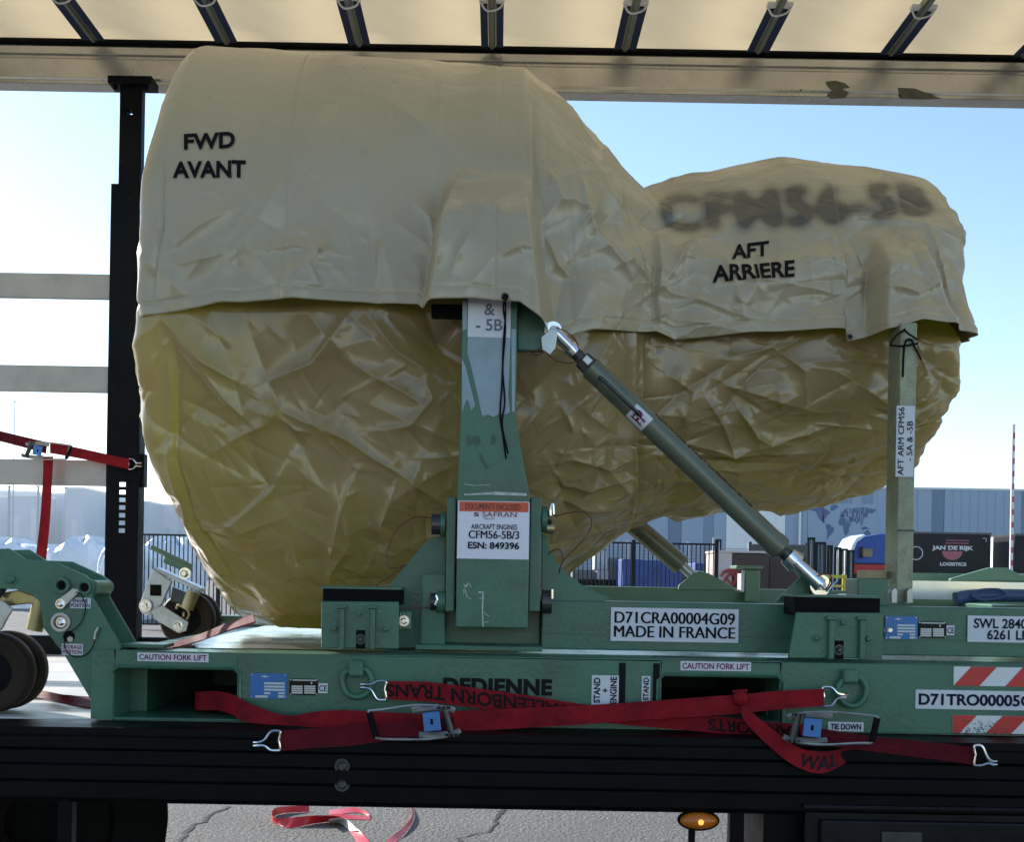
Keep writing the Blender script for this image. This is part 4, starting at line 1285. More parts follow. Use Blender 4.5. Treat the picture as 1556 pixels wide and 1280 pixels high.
for (a0, a1, c0, c1) in (p1, p2):
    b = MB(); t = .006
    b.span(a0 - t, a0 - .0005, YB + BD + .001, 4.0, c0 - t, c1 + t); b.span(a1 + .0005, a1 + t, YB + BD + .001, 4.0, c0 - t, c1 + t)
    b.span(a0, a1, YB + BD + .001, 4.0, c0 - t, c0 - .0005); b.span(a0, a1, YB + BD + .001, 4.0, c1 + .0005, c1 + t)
    b.span(a0, a1, 4.0, 4.01, c0, c1)  # end plate added to keep light out of the pocket
    po_ = b.build('fork_pocket', M['green_shade_in'], base)
    b = MB(); r = .007
    pts = [(a0 - r, c0 - .002), (a0 - r, c1 - .01), (a0 + .012, c1 + r), (a1 - .012, c1 + r), (a1 + r, c1 - .01), (a1 + r, c0 - .002)]
    b.tube([(x, YB - .001, z) for x, z in pts], .0045, 6, 0)
    b.build('weld_bead', G, po_, smooth=True)
# far beam, end beams and the bright deck sheet
MB().span(BX0, BX1, 4.80, 4.95, BZ0, BZ1).build('side_beam', M['green_lit'], base, bevel=.003)
MB().span(BX0, BX0 + .1, YB + BD + .002, 4.798, BZ0, BZ1 - .012).build('end_beam', G, base, bevel=.003)
MB().span(BX0 + .12, BX1, YB + BD + .012, 4.79, BZ1 - .010, BZ1 - .005).build('cover_sheet', M['tray'], base)
b = MB(); b.span(xat(945, 1050, YB) - .0085, xat(945, 1050, YB) + .0085, YB - .002, YB - .0004, BZ0 + .03, BZ1 - .008); b.build('marking_stripe', M['ink'], base)
b = MB(); b.span(xat(997, 1050, YB) - .0085, xat(997, 1050, YB) + .0085, YB - .002, YB - .0004, BZ0 + .03, BZ1 - .008); b.build('marking_stripe', M['ink'], base)
Yl = YB - .0006
plabel(209, 993, 317, 1006, Yl, 'CAUTION FORK LIFT', base, M['white'], M['ink_plum'], (0.95, 0.68), bold=.02)
plabel(1034, 1006, 1141, 1020, Yl, 'CAUTION FORK LIFT', base, M['white'], M['ink_plum'], (0.95, 0.66), bold=.02)
plabel(899, 1027, 940, 1072, Yl, 'STAND\n+\nENGINE', base, M['white'], M['ink_navy'], (0.92, 0.86), bold=.03, rot=rad(90), line=.95)
plabel(975, 1028, 988, 1067, Yl, 'STAND', base, M['white'], M['ink_navy'], (0.9, 0.66), bold=.03, rot=rad(90))
plabel(1258, 1098, 1312, 1112, Yl, 'TIE DOWN', base, M['white'], M['ink_navy'], (0.86, 0.66), bold=.03)
plabel(1391, 1050, 1572, 1079, Yl, 'D71TRO00005G', base, M['white'], M['ink_navy'], (0.95, 0.62), bold=.03)
for o in base.children: pass
p = W(755, 1044, Yl)
letters('maker_lettering', 'DEDIENNE', W(756, 1044, Yl), 166 * YB / F, 25 * YB / F, M['ink'], base, bold=.05, spacing=1.05)
# thin cut lines through the stencilled maker's name, the way the letters are drawn
def hazard(px0, py0, px1, py1, first, flip=False):
    mb = MB(); a = W((px0 + px1) / 2, (py0 + py1) / 2, Yl); w, h = (px1 - px0) * YB / F, (py1 - py0) * YB / F
    mb.box((a.x, Yl - .0006, a.z), (w, .0012, h)); pl = mb.build('hazard_marking', M['white_film'], base)
    period = 78 * YB / F; wid = period / 2; sl = 26 * YB / F
    x = a.x - w / 2 - period + first * YB / F
    while x < a.x + w / 2:
        q = [(x, -h / 2), (x + wid, -h / 2), (x + wid + sl, h / 2), (x + sl, h / 2)]
        # clip to the plate
        def cx(v): return min(max(v, a.x - w / 2), a.x + w / 2)
        m2 = MB(); 
        pts = []
        lo, hi = a.x - w / 2, a.x + w / 2
        poly = q
        for bound, keep in ((lo, 1), (hi, -1)):
            out = []
            for i in range(len(poly)):
                A_, B_ = poly[i], poly[(i + 1) % len(poly)]
                ia, ib = (A_[0] - bound) * keep >= 0, (B_[0] - bound) * keep >= 0
                if ia: out.append(A_)
                if ia != ib:
                    t = (bound - A_[0]) / (B_[0] - A_[0]); out.append((bound, A_[1] + t * (B_[1] - A_[1])))
            poly = out
            if not poly: break
        if len(poly) > 2:
            m2.verts_faces([(px_, Yl - .0018, a.z + pz_) for px_, pz_ in poly], [tuple(range(len(poly)))])
            m2.build('stripe', M['red_film'], pl)
        x += period
    return pl
hazard(1449, 1015, 1640, 1044, 0)
h2 = hazard(1447, 1089, 1640, 1116, 50)
h2['label'] = 'scuffed lower hazard marking'
b = MB(); r_ = random.Random(3)
for k in range(170):
    t = r_.gauss(0.36, 0.2); px = 1450 + 106 * min(max(t, 0), 1.3); py = 1116 - abs(r_.gauss(0, 9)); 
    if py < 1090: continue
    q = W(px, py, Yl - .0021); s = r_.uniform(.0006, .0022)
    b.box(q, (s * r_.uniform(1, 3), .0002, s), (0, r_.uniform(-1, 1), 0))
b.build('scuffs', M['steel_dark'], h2); bpy.data.objects['scuffs']['kind'] = 'stuff'
def idplate(px0, py0, px1, py1, Y, parent, kind):
    if kind == 'blue':
        o = plabel(px0, py0, px1, py1, Y, None, parent, M['plate_blue'], M['ink'], name='data_plate')
        w, h = px1 - px0, py1 - py0
        m = MB(); y_ = Y - .002
        for k in range(3): m.pbox(px0 + w * .38, py0 + h * (.36 + .13 * k), px1 - w * .06, py0 + h * (.44 + .13 * k), y_, .0004)
        m.pbox(px0 + w * .38, py0 + h * .76, px0 + w * .55, py0 + h * .83, y_, .0004); m.pbox(px0 + w * .76, py0 + h * .76, px1 - w * .06, py0 + h * .83, y_, .0004)
        m.pbox(px0 + w * .14, py0 + h * .88, px0 + w * .48, py0 + h * .97, y_, .0004); m.pbox(px0 + w * .76, py0 + h * .88, px1 - w * .08, py0 + h * .97, y_, .0004)
        j = m.build('data_field', M['plate_field'], o); j['kind'] = 'stuff'
        bpy.data.objects[-1] if False else None
        c = W((px0 + px1) / 2 - w * .1, py0 + h * .12, y_)
        m = MB(); m.lathe(c, (0, -1, 0), [(0, .0001), (.0004, h * .05 * Y / F)], 12); m.box(c, (w * .2 * Y / F, .0003, h * .03 * Y / F)); m.build('emblem', M['plate_field'], o)
    else:
        o = plabel(px0, py0, px1, py1, Y, None, parent, M['plate_black'], M['ink'], name='data_plate')
        w, h = px1 - px0, py1 - py0
        m = MB(); y_ = Y - .002
        for i in range(2):
            for k in range(4): m.pbox(px0 + w * (.07 + .45 * i), py0 + h * (.42 + .13 * k), px0 + w * (.46 + .45 * i), py0 + h * (.52 + .13 * k), y_, .0004)
        m.pbox(px0 + w * .1, py0 + h * .06, px1 - w * .06, py0 + h * .13, y_, .0004); m.pbox(px0 + w * .75, py0 + h * .2, px0 + w * .8, py0 + h * .32, y_, .0004)
        j = m.build('data_field', M['plate_field'], o); j['kind'] = 'stuff'
    for fx, fy in ((.04, .06), (.96, .06), (.04, .94), (.96, .94)):
        q = W(px0 + (px1 - px0) * fx, py0 + (py1 - py0) * fy, Y - .0016); m = MB(); m.lathe(q, (0, -1, 0), [(0, .0022), (.001, .0018)], 8); m.build('plate_rivet', M['galv'], o)
idplate(380, 1024, 436, 1062, Yl, base, 'blue'); idplate(440, 1032, 483, 1057, Yl, base, 'black')
plabel(484, 1039, 498, 1054, Yl, 'CE', base, M['white'], M['ink'], (.85, .6), bold=.01)
# lashing rings
def dring(bx0, by0, bx1, by1, ring):
    m = MB(); m.pbox(bx0, by0, bx1, by1, YB - .034, .0335); o = m.build('lashing_point', G, base, bevel=.008, segs=3)
    m = MB(); m.tube([W(x, y, YB - .016) for x, y in ring], .0078, 10, 8); m.build('ring', G, o, smooth=True)
dring(529, 1004, 552, 1030, [(535, 1017), (522, 1026), (521, 1042), (529, 1056), (545, 1060), (559, 1053), (565, 1037), (558, 1020), (547, 1017)])
dring(1283, 1018, 1306, 1040, [(1290, 1030), (1276, 1040), (1274, 1056), (1284, 1070), (1300, 1073), (1313, 1063), (1316, 1046), (1308, 1032), (1300, 1029)])
# white scuffs and a loose thread on the beam
# left caster arm: two profiled plates joined by bushes
Ya = 3.10
arm_pix = [(-70, 836), (13, 834), (39, 851), (81, 853), (129, 875), (141, 884), (144, 894), (140, 908), (184, 984), (137, 1063), (95, 992), (85, 980), (66, 955), (60, 915), (48, 904), (25, 896), (-70, 893)]
m = MB(); m.pprism(arm_pix, Ya, .012); arm = m.build('caster_arm', G, base, bevel=.002)
apts = [W(x, y, Ya) for x, y in arm_pix]
m = MB(); m.prism([Vector((p.x, 3.235, p.z)) for p in apts], .012); arm2 = m.build('caster_arm', G, base, bevel=.002)
q0, q1 = W(184, 984, Ya), W(206, 982, Ya)
m = MB(); m.span(q0.x - .02, q0.x + .10, 3.14, 3.24, q0.z - .004, q0.z + .006); m.build('foot_flange', G, arm2, bevel=.002)
def boss(px, py, r, h, mt, par, Y=Ya, hole=None, name='bush', seg=24):
    c = W(px, py, Y); s = Y / F
    m = MB(); m.lathe(c, (0, -1, 0), [(-.001, r * s), (h, r * s)] + ([(h, hole * s), (h * .2, hole * s)] if hole else []), seg)
    return m.build(name, mt, par, bevel=.001)
boss(95, 890, 13, .012, G, arm, hole=7.5); boss(95, 890, 7.4, .0025, M['rubber'], arm, name='bore')
c = W(130, 893, Ya); m = MB(); m.cyl((c.x + .012, Ya + .013, c.z), (c.x + .012, 3.234, c.z), .019, None, 20); m.build('spacer_tube', M['green_lit'], arm, smooth=True)
c = W(129, 893, Ya); m = MB(); m.lathe((c.x, Ya, c.z), (0, -1, 0), [(-.001, .019), (.008, .019), (.008, .013), (.001, .013)], 20); m.build('bush', G, arm)
boss(129, 893, 6.5, .002, M['rubber'], arm, name='bore')
m = MB(); m.pprism([(86, 913), (110, 894), (117, 895), (120, 901), (99, 922), (91, 925), (85, 920)], Ya - .010, .009); m.build('lock_lever', M['galv'], arm, bevel=.002)
put(BOLT, 'bolt', W(92, 918, Ya - .010), arm, .9)
boss(93, 946, 15, .007, M['galv'], arm, name='washer'); boss(93, 946, 10, .010, M['steel_dark'], arm, name='washer'); put(BOLT, 'bolt', W(93, 946, Ya - .010), arm, .95)
boss(119, 932, 7, .002, G, arm, name='bore'); boss(105, 968, 9, .002, M['rubber'], arm, name='bore'); boss(107, 972, 5, .004, M['galv'], arm, name='stop_pin', seg=6)
plabel(107, 909, 138, 925, Ya - .0005, 'ENGINE\nPOSITION', arm, M['white'], M['ink_navy'], (.92, .82), bold=.02, line=.9)
plabel(94, 979, 126, 996, Ya - .0005, 'STORAGE\nPOSITION', arm, M['white'], M['ink_plum'], (.92, .82), bold=.02, line=.9)
m = MB(); m.tube([W(115, 900, Ya - .014), W(124, 905, Ya - .01), (W(130, 925, Ya - .008)), W(122, 948, Ya - .008), W(106, 962, Ya - .012), W(98, 975, Ya - .008), W(101, 990, Ya - .006), W(113, 999, Ya - .006), W(130, 996, Ya - .007), W(141, 983, Ya - .008), W(145, 971, Ya - .01)], .0014, 6, 6); m.build('lanyard', M['cord'], arm)
m = MB(); m.cyl(W(144, 972, Ya - .008), W(145, 964, Ya - .008), .004, None, 10); m.cyl(W(145, 964, Ya - .010), W(150, 954, Ya - .012), .005, .004, 10); m.build('lock_pin', M['galv'], arm, smooth=True)
# near caster under the arm
def wheel_pair(cx, cz, Ys, r, wdt, par):
    out = []
    for Y in Ys:
        m = MB(); m.lathe((cx, Y, cz), (0, 1, 0), [(0, r * .30), (0, r * .70), (-.002, r * .74), (0.0, r * .92), (wdt * .14, r * .985), (wdt * .5, r), (wdt * .86, r * .985), (wdt, r * .92), (wdt, r * .3)], 44)
        w = m.build('wheel', M['tyre'], par, smooth=True); out.append(w)
        m = MB(); m.lathe((cx, Y, cz), (0, 1, 0), [(-.004, r * .16), (-.004, r * .30), (.002, r * .66), (.006, r * .68)], 30); m.build('rim', M['rubber'], w, smooth=True)
    return out
cw = W(-15, 1012, 3.15); R_ = 0.107
wheel_pair(cw.x, DZ + R_ + .003, (3.15, 3.235), R_, .055, base)
m = MB(); m.cyl((cw.x, 3.20, DZ + R_ + .003), (cw.x, 3.30, DZ + R_ + .003), .016, None, 14); m.build('axle', M['steel_dark'], base)
m = MB(); m.cyl(W(66, 906, 3.19), W(52, 958, 3.19), .024, .022, 20); m.cyl(W(69, 897, 3.19), W(66, 907, 3.19), .031, None, 20); m.build('swivel_post', M['zinc_yellow'], base, smooth=True)
m = MB(); m.pprism([(-60, 915), (2, 912), (20, 926), (14, 936), (2, 958), (-40, 975), (-60, 960)], 3.135, .008); m.build('caster_fork', M['galv'], base, bevel=.003)
m = MB(); m.pprism([(-20, 905), (28, 897), (50, 905), (68, 912), (68, 920), (40, 918), (-20, 926)], 3.17, .03); m.build('swivel_plate', M['zinc_yellow'], base, bevel=.003)
m = MB(); m.cyl(W(-5, 905, 3.15), W(6, 893, 3.15), .014, .010, 6); m.build('lock_nut', M['steel_dark'], base)
put(BOLT_G, 'bolt', W(17, 881, Ya), arm, 1.2)
# far caster, folded up
Yc = 4.6
m = MB(); m.pprism([(232, 864), (261, 884), (246, 919), (224, 937), (213, 930), (211, 921), (222, 890)], Yc, .016)
fc = m.build('caster_yoke', M['galv'], base, bevel=.004)
fcw = W(283, 942, Yc + .03); wheel_pair(fcw.x, fcw.z, (Yc + .03, Yc + .12), .107, .055, base)
m = MB(); m.pprism([(229, 928), (246, 920), (287, 946), (283, 959), (271, 963), (234, 941)], Yc - .012, .011); m.build('fork_arm', M['galv'], fc, bevel=.003)
m = MB(); m.pbox(228, 889, 245, 906, Yc - .002, .0018); m.build('socket', M['rubber'], fc)
put(BOLT, 'bolt', W(221, 921, Yc - .013), fc, 1.7); put(BOLT, 'bolt', W(271, 951, Yc - .013), fc, 1.5)
m = MB(); m.cyl(W(294, 899, Yc - .01), W(284, 926, Yc - .01), .026, .024, 20); m.build('swivel_post', M['zinc_yellow'], fc, smooth=True)
m = MB(); m.pprism([(231, 866), (236, 863), (304, 894), (303, 901)], Yc + .01, .09); m.build('swivel_plate', M['galv'], fc, bevel=.003)
m = MB(); m.cyl(W(230, 832, Yc + .05), W(285, 858, Yc + .05), .010, None, 12); m.build('tow_pin', M['green_lit'], fc, smooth=True)
m = MB(); m.cyl(W(252, 849, Yc + .03), W(290, 865, Yc + .03), .019, None, 16); m.build('sleeve', M['green_lit'], fc, smooth=True)
m = MB(); m.tube([W(268, 926, Yc - .02), W(271, 920, Yc - .02), (W(283, 926, Yc - .02)), W(287, 934, Yc - .02), W(284, 942, Yc - .02)], .005, 8, 4); m.cyl(W(278, 934, Yc - .02), W(281, 934, Yc - .02), .011, None, 8); m.build('brake_lever', M['zinc_yellow'], fc)
put(BOLT, 'bolt', W(281, 872, Yc), fc, 1.6)
m = MB(); m.pprism([(262, 892), (290, 905), (283, 922), (258, 914)], Yc + .02, .05); m.build('swivel_block', M['steel_dark'], fc, bevel=.003)
m = MB(); m.span(BX0 - .10, BX0 + .02, 4.80, 4.95, BZ1 + .001, BZ1 + .03); m.build('caster_bracket', M['green_lit'], base, bevel=.003)

# ------------------------------------------------------------------ engine cradle (upper green frame)
cradle = empty('engine_cradle', (0.5, 3.9, 1.40), 'upper green steel engine cradle with tall front mast, aft arm and two diagonal struts', 'engine cradle')
YCF = 3.30
CZ0, CZ1 = 1.399, 1.534
m = MB(); m.span(xat(823, 950, YCF), 2.2, YCF, YCF + .10, CZ0, CZ1); m.build('side_beam', G, cradle, bevel=.004)
m = MB(); m.span(xat(823, 950, YCF), 2.2, YCF - .004, YCF - .0004, CZ0 + .045, CZ0 + .049); m.build('weld_seam', G, cradle)
m = MB(); m.span(xat(600, 950, YCF), xat(823, 950, YCF) - .001, YCF + .05, YCF + .10, CZ0, CZ1); m.build('side_beam', G, cradle, bevel=.004)
m = MB(); m.span(-.6, 2.2, 4.80, 4.90, CZ0, W(1000, 893, 4.8).z); m.build('side_beam', M['green_lit'], cradle, bevel=.004)
for xx in (-.28, 1.9):
    m = MB(); m.span(xx - .05, xx + .05, YCF + .102, 4.798, CZ0, CZ1 - .01); m.build('cross_beam', G, cradle, bevel=.004)
m = MB(); m.span(xat(635, 985, 3.29), xat(822, 985, 3.29), 3.20, YCF + .049, CZ0 - .001, CZ0 + .012); m.build('foot_plate', G, cradle, bevel=.002)
# mast
YM = YMF
m = MB(); m.pprism([(703, 440), (787, 440), (784, 640), (804, 746), (804, 764), (695, 764), (695, 745), (700, 640)], YM, .12); mast = m.build('mast', G, cradle, bevel=.003)
m = MB(); m.pbox(678, 756, 692, 930, YM + .03, .12); m.pbox(804.5, 756, 822, 930, YM + .03, .12)
for v in m.bm.verts: pass
mcheek = m.build('mast_socket', G, cradle, bevel=.003); mcheek['kind'] = 'stuff'
m = MB(); m.pbox(694, 764.5, 804, 955, YM - .002, .15); m.build('mast_foot', G, mast, bevel=.004)
m = MB(); m.pprism([(786, 446), (824, 470), (833, 490), (836, 520), (826, 534), (786, 532)], YM + .05, .03); m.build('strut_lug', G, mast, bevel=.003)
m = MB(); m.pbox(655, 462, 702, 480, YM + .07, .05); m.build('trunnion_block', M['rubber'], mast, bevel=.003)  # coloured black for the shadow under the hood hem
YT = YM - .001
def film(pix, mt=M['tape'], name='masking_film', Y=YT, par=mast):
    m = MB(); m.pprism(pix, Y - .0008, .0007); return m.build(name, mt, par)
film([(711, 513), (776, 513), (774, 560), (772, 600), (775, 626), (769, 630), (758, 629), (750, 634), (741, 630), (733, 633), (730, 620), (724, 592), (716, 558), (710, 535)])
film([(702, 545), (707, 556), (715, 588), (722, 616), (716, 624), (710, 606), (706, 616), (702, 628)])
film([(777, 500), (784, 500), (782, 626), (778, 626)])
film([(703, 458), (710, 458), (709, 500), (703, 503)])
plabel(711, 452, 776, 513, YT, '&\n- 5B', mast, M['white'], M['ink_grey'], (.62, .68), bold=.02, line=.95)
M['stain'] = mat('dark_paint_stain', (0.028, 0.072, 0.052), .45)
film([(708, 665), (714, 661), (714, 672), (720, 662), (728, 663), (731, 672), (726, 678), (718, 674), (712, 679)], M['stain'], 'stain')
film([(746, 662), (751, 660), (754, 668), (751, 676), (746, 674)], M['stain'], 'stain')
film([(727, 690), (730, 689), (740, 706), (744, 710), (738, 714), (734, 706)], M['stain'], 'stain')
M['scratch'] = mat('bare_scratch', (0.42, 0.45, 0.40), .5, var=.3, scale=60)
YS = YM - .0026
def scratch(pts, w=1.2, Y=YS, par=mast):
    m = MB()
    for (x0, y0), (x1, y1) in zip(pts[:-1], pts[1:]):
        a_, b_ = W(x0, y0, Y), W(x1, y1, Y); d = (b_ - a_); n_ = Vector((-d.z, 0, d.x)).normalized() * (w * Y / F / 2)
        ww = random.uniform(.5, 1.3)
        m.verts_faces([a_ - n_ * ww, a_ + n_ * ww, b_ + n_, b_ - n_], [(0, 1, 2, 3)])
    m.build('scratch', M['scratch'], par)
scratch([(704, 906), (708, 890), (712, 886), (716, 893)]); scratch([(705, 888), (710, 908), (716, 911)]); scratch([(727, 901), (734, 900), (733, 930), (734, 953)], 2.0)
scratch([(734, 930), (741, 936), (744, 936)]); scratch([(734, 947), (742, 945)]); scratch([(711, 889), (703, 899)]); scratch([(728, 909), (732, 910)])
scratch([(706, 736), (720, 738), (744, 737)], 1.0, YT - .0006); scratch([(705, 752), (750, 750), (800, 752)], 4, YT - .0006)
# document pouch taped on the mast foot
pc = MB(); pc.pbox(695, 762, 804, 850, YM - .0045, .002); pouch = pc.build('document_pouch', M['paper'], mast)
pp = MB(); pp.pbox(698, 763, 803, 778, YM - .0056, .0008); hdr = pp.build('header', M['orange'], pouch)
def ptext(px0, py0, px1, py1, body, ink, par, Y=YM - .0058, bold=.02, spacing=1.0, name='lettering'):
    a_ = W((px0 + px1) / 2, (py0 + py1) / 2, Y); letters(name, body, a_, (px1 - px0) * Y / F, (py1 - py0) * Y / F, ink, par, bold=bold, spacing=spacing, push=.0006)
ptext(707, 766, 791, 775, 'DOCUMENTS ENCLOSED', M['ink_brown'], pouch, bold=.02)
ptext(733, 778.5, 785, 786, 'SAFRAN', M['ink_plum'], pouch, bold=.0); ptext(720, 779, 728, 785, 'S', M['ink_plum'], pouch, bold=.03)
ptext(735, 786, 752, 790, 'Snecma', M['ink_grey'], pouch, bold=-.005)
def serif(px0, py0, px1, py1, body, bold):
    """roman capitals: the plain letters with short feet added"""
    ptext(px0, py0, px1, py1, body, M['ink_navy'], pouch, bold=bold)
serif(716, 797, 786, 805, 'AIRCRAFT ENGINES', .01); serif(712, 807, 789, 819, 'CFM56-5B/3', .022); serif(711, 824, 789, 835, 'ESN: 849396', .03)
# gussets and side plates
m = MB(); m.pprism([(677, 812), (650, 821), (590, 891), (590, 985), (677, 985)], YCF + .035, .014); m.build('gusset', G, cradle, bevel=.002)
m = MB(); m.pprism([(823, 812), (831, 814), (836, 836), (846, 855), (862, 872), (884, 889), (910, 901), (927, 908), (926, 912), (905, 917), (823, 917)], YCF + .004, .02); m.build('gusset', G, cradle, bevel=.002)
m = MB(); m.pbox(640, 872, 677, 987, YCF - .03, .06); m.build('side_plate', G, cradle, bevel=.004)
def hpin(px0, px1, py, r, mt, Y, name='pin'):
    a_, b_ = W(px0, py, Y), W(px1, py, Y); m = MB(); m.cyl((a_.x, Y, a_.z), (b_.x, Y, a_.z), r * Y / F, None, 20); return m.build(name, mt, cradle, bevel=.002)
Yp = YM + .06
hpin(656, 677, 797, 16, M['steel_dark'], Yp); hpin(670, 677.5, 797, 19, G, Yp, 'bush'); hpin(654, 668, 915, 13, M['steel_dark'], Yp); hpin(664, 677, 915, 17, G, Yp, 'bush')
hpin(823, 831, 790, 20, G, Yp, 'bush'); hpin(829, 842, 803, 9, M['zinc_yellow'], Yp); hpin(828, 838, 788, 12, M['steel_dark'], Yp)
m = MB(); m.tube([W(836, 784, Yp - .02), W(837, 773, Yp - .02), W(840, 766, Yp - .02), W(841, 782, Yp - .02)], .004, 8, 5); m.build('pin_handle', M['chrome'], cradle, smooth=True)
hpin(823, 838, 915, 18, M['steel_dark'], Yp); m = MB(); m.cyl(W(839, 896, Yp - .03), W(839, 910, Yp - .03), .004, None, 8); m.build('pin_handle', M['chrome'], cradle)
m = MB(); m.tube([W(662, 905, Yp - .03), W(664, 912, Yp - .03), W(662, 920, Yp - .03)], .005, 8, 4); m.build('pin_handle', M['chrome'], cradle, smooth=True)
def wire(pts, par=cradle, r=.0016):
    m = MB(); m.tube([W(*p) for p in pts], r, 6, 6); m.build('lanyard', M['lanyard'], par)
Y1 = 3.22
wire([(657, 788, 3.25), (632, 786, Y1), (604, 803, Y1), (590, 832, Y1), (588, 855, Y1), (598, 864, Y1), (618, 858, Y1)])
wire([(617, 859, Y1), (596, 874, Y1), (573, 889, Y1), (566, 905, Y1), (572, 919, Y1), (596, 926, Y1), (655, 923, 3.24)])
wire([(842, 785, 3.25), (868, 779, Y1), (889, 779, Y1), (899, 793, Y1), (893, 812, Y1), (874, 834, Y1), (856, 852, Y1), (849, 872, 3.27)])
wire([(832, 843, 3.28), (842, 836, Y1), (852, 837, Y1), (856, 851, Y1)])
# anti-vibration mounts
def mount(px0, px1, ptop, pmid, pbot, ribs, bolts, slot, skew=0):
    m = MB(); m.pprism([(px0 + skew, pmid), (px1, pmid + 1), (px1 - skew * .2, pbot), (px0 - skew, pbot - 1)], 3.125, .012)
    o = m.build('mount_bracket', G, cradle, bevel=.003)
    m = MB(); m.pbox(px0 + 2 + skew * .4, ptop, px1 + 2 - skew, pmid + 6, 3.15, .13); m.build('rubber_block', M['rubber'], o, bevel=.004)
    m = MB(); m.pbox(px0 + skew * .4, ptop - 2, px1 + 4 - skew, ptop + 2, 3.145, .14); m.build('top_plate', G, o, bevel=.001)
    for x in ribs:
        m = MB(); m.pbox(x - 4, pmid + 12, x + 4, pbot + 1, 3.108, .0165); m.pbox(x - 8, pmid + 6, x + 8, pmid + 12, 3.112, .0125); m.build('rib', G, o, bevel=.003)
    for x, y, bm_ in bolts: put(bm_, 'bolt', W(x, y, 3.124), o, .85)
    m = MB(); m.pbox(slot[0] - 7, slot[1] - 14, slot[0] + 7, slot[1] + 14, 3.1245, .0004); m.build('slot', M['rubber'], o)
    put(BOLT_D, 'bolt', W(slot[0], slot[1], 3.124), o, .8)
mount(488, 606, 894, 914, 987, (519, 566), [(508, 955, BOLT_G), (546, 932, BOLT_G), (586, 956, BOLT_G)], (548, 972))
mount(1204, 1342, 907, 931, 1002, (1264, 1311), [(1241, 970, BOLT_G), (1281, 946, BOLT_G), (1319, 971, BOLT_G)], (1275, 988), 6)
m = MB(); m.pbox(608, 930, 625, 957, 3.15, .02); m.build('clamp_plate', G, cradle, bevel=.003); put(BOLT, 'bolt', W(614, 944, 3.149), cradle, 1.0)
put(BOLT, 'bolt', W(1351, 958, YCF - .0), cradle, 1.0)
plabel(928, 925, 1122, 976, YCF - .0045, 'D71CRA00004G09\nMADE IN FRANCE', cradle, M['white'], M['ink'], (.95, .76), bold=.024, line=.85)
plabel(1470, 937, 1600, 977, YCF - .0045, 'SWL 2840 KG\n6261 LBS', cradle, M['white'], M['ink_navy'], (.86, .80), bold=.022, line=.85)
idplate(1345, 937, 1394, 972, YCF - .0045, cradle, 'blue'); idplate(1396, 945, 1438, 970, YCF - .0045, cradle, 'black')
plabel(1438, 951, 1450, 966, YCF - .0045, 'CE', cradle, M['white'], M['ink'], (.85, .6), bold=.01)
# near diagonal strut
Ys = 3.27
A_, B_ = W(838, 502, Ys), W(1246, 892, Ys)
dS = (B_ - A_).normalized(); nS = Vector((-dS.z, 0, dS.x))      # nS points up-right
LS = (B_ - A_).length
def at(t, off=0.0, dy=0.0): return A_ + dS * (t * LS) + nS * off + Vector((0, dy, 0))
tl = lambda x: ((x - 838) / (1246 - 838))
m = MB(); m.lathe(at(tl(896)), dS, [(0, .026), (.004, .0315), (LS * (tl(1172) - tl(896)), .0315), (LS * (tl(1176) - tl(896)), .034), (LS * (tl(1186) - tl(896)), .034), (LS * (tl(1190) - tl(896)), .024)], 36)
strut = m.build('diagonal_strut', M['strut'], cradle, smooth=True)
m = MB(); m.cyl(at(tl(866)), at(tl(899)), .017, .018, 18); m.cyl(at(tl(884)), at(tl(897)), .025, .027, 6); m.build('threaded_end', M['steel_dark'], strut)
m = MB(); m.box(at(tl(890), 0.004, -.022), (.024, .010, .020), Matrix.Rotation(-math.atan2(dS.z, dS.x), 3, 'Y')); m.build('lock_nut', M['galv'], strut, bevel=.002)
m = MB(); m.cyl(at(tl(1186)), at(tl(1204)), .018, .020, 18); m.build('threaded_end', M['steel_dark'], strut, smooth=True)
def clevis(t0, t1, r, lab):
    m = MB()
    for s in (-1, 1):
        c0, c1 = at(t0, 0, s * .014), at(t1, 0, s * .014)
        m.cyl(c0, c1, r * .72, r * .95, 12)
        m.cyl(at(t1, 0, s * .014 - .006), at(t1, 0, s * .014 + .006), r * 1.25, None, 20)
    m.cyl(at(t0 + (t0 - t1) * .25), at(t0 + (t1 - t0) * .1), r * 1.15, r * 1.25, 16)
    o = m.build('clevis', M['chrome'], strut, smooth=True)
    m = MB(); m.cyl(at(t1, 0, -.032), at(t1, 0, .03), r * .55, None, 16); m.build('clevis_pin', M['galv'], o)
clevis(tl(868), tl(840), .019, 0); clevis(tl(1206), tl(1244), .023, 0)
m = MB(); m.pprism([(822, 512), (838, 498), (848, 502), (844, 530), (836, 540), (824, 532)], Ys - .036, .004); m.build('safety_tag', M['galv'], strut, bevel=.002)
def tube_h(x0, x1, off, dy): 
    return [at(tl(x0), off, -.031), at(tl(x0) + .01, off, dy), at(tl(x1) - .01, off, dy), at(tl(x1), off, -.031)]
m = MB(); m.tube(tube_h(914, 970, -.010, -.052), .0055, 10, 5); m.build('handle', M['steel_dark'], strut, smooth=True)
ang = -math.atan2(dS.z, dS.x)
Rm = Matrix.Rotation(ang, 3, 'Y')
m = MB(); q = at(tl(974), -.006, -.0325)
nseg = 8; vs, fs = [], []
for i in range(nseg + 1):
    th = rad(-75 + 95 * i / nseg)
    for t_ in (tl(962), tl(986)):
        vs.append(at(t_, math.sin(th) * .0321, -math.cos(th) * .0321))
for i in range(nseg): fs.append((2 * i, 2 * i + 1, 2 * i + 3, 2 * i + 2))
m.verts_faces(vs, fs); lab = m.build('label_plate', M['white'], strut, smooth=True)
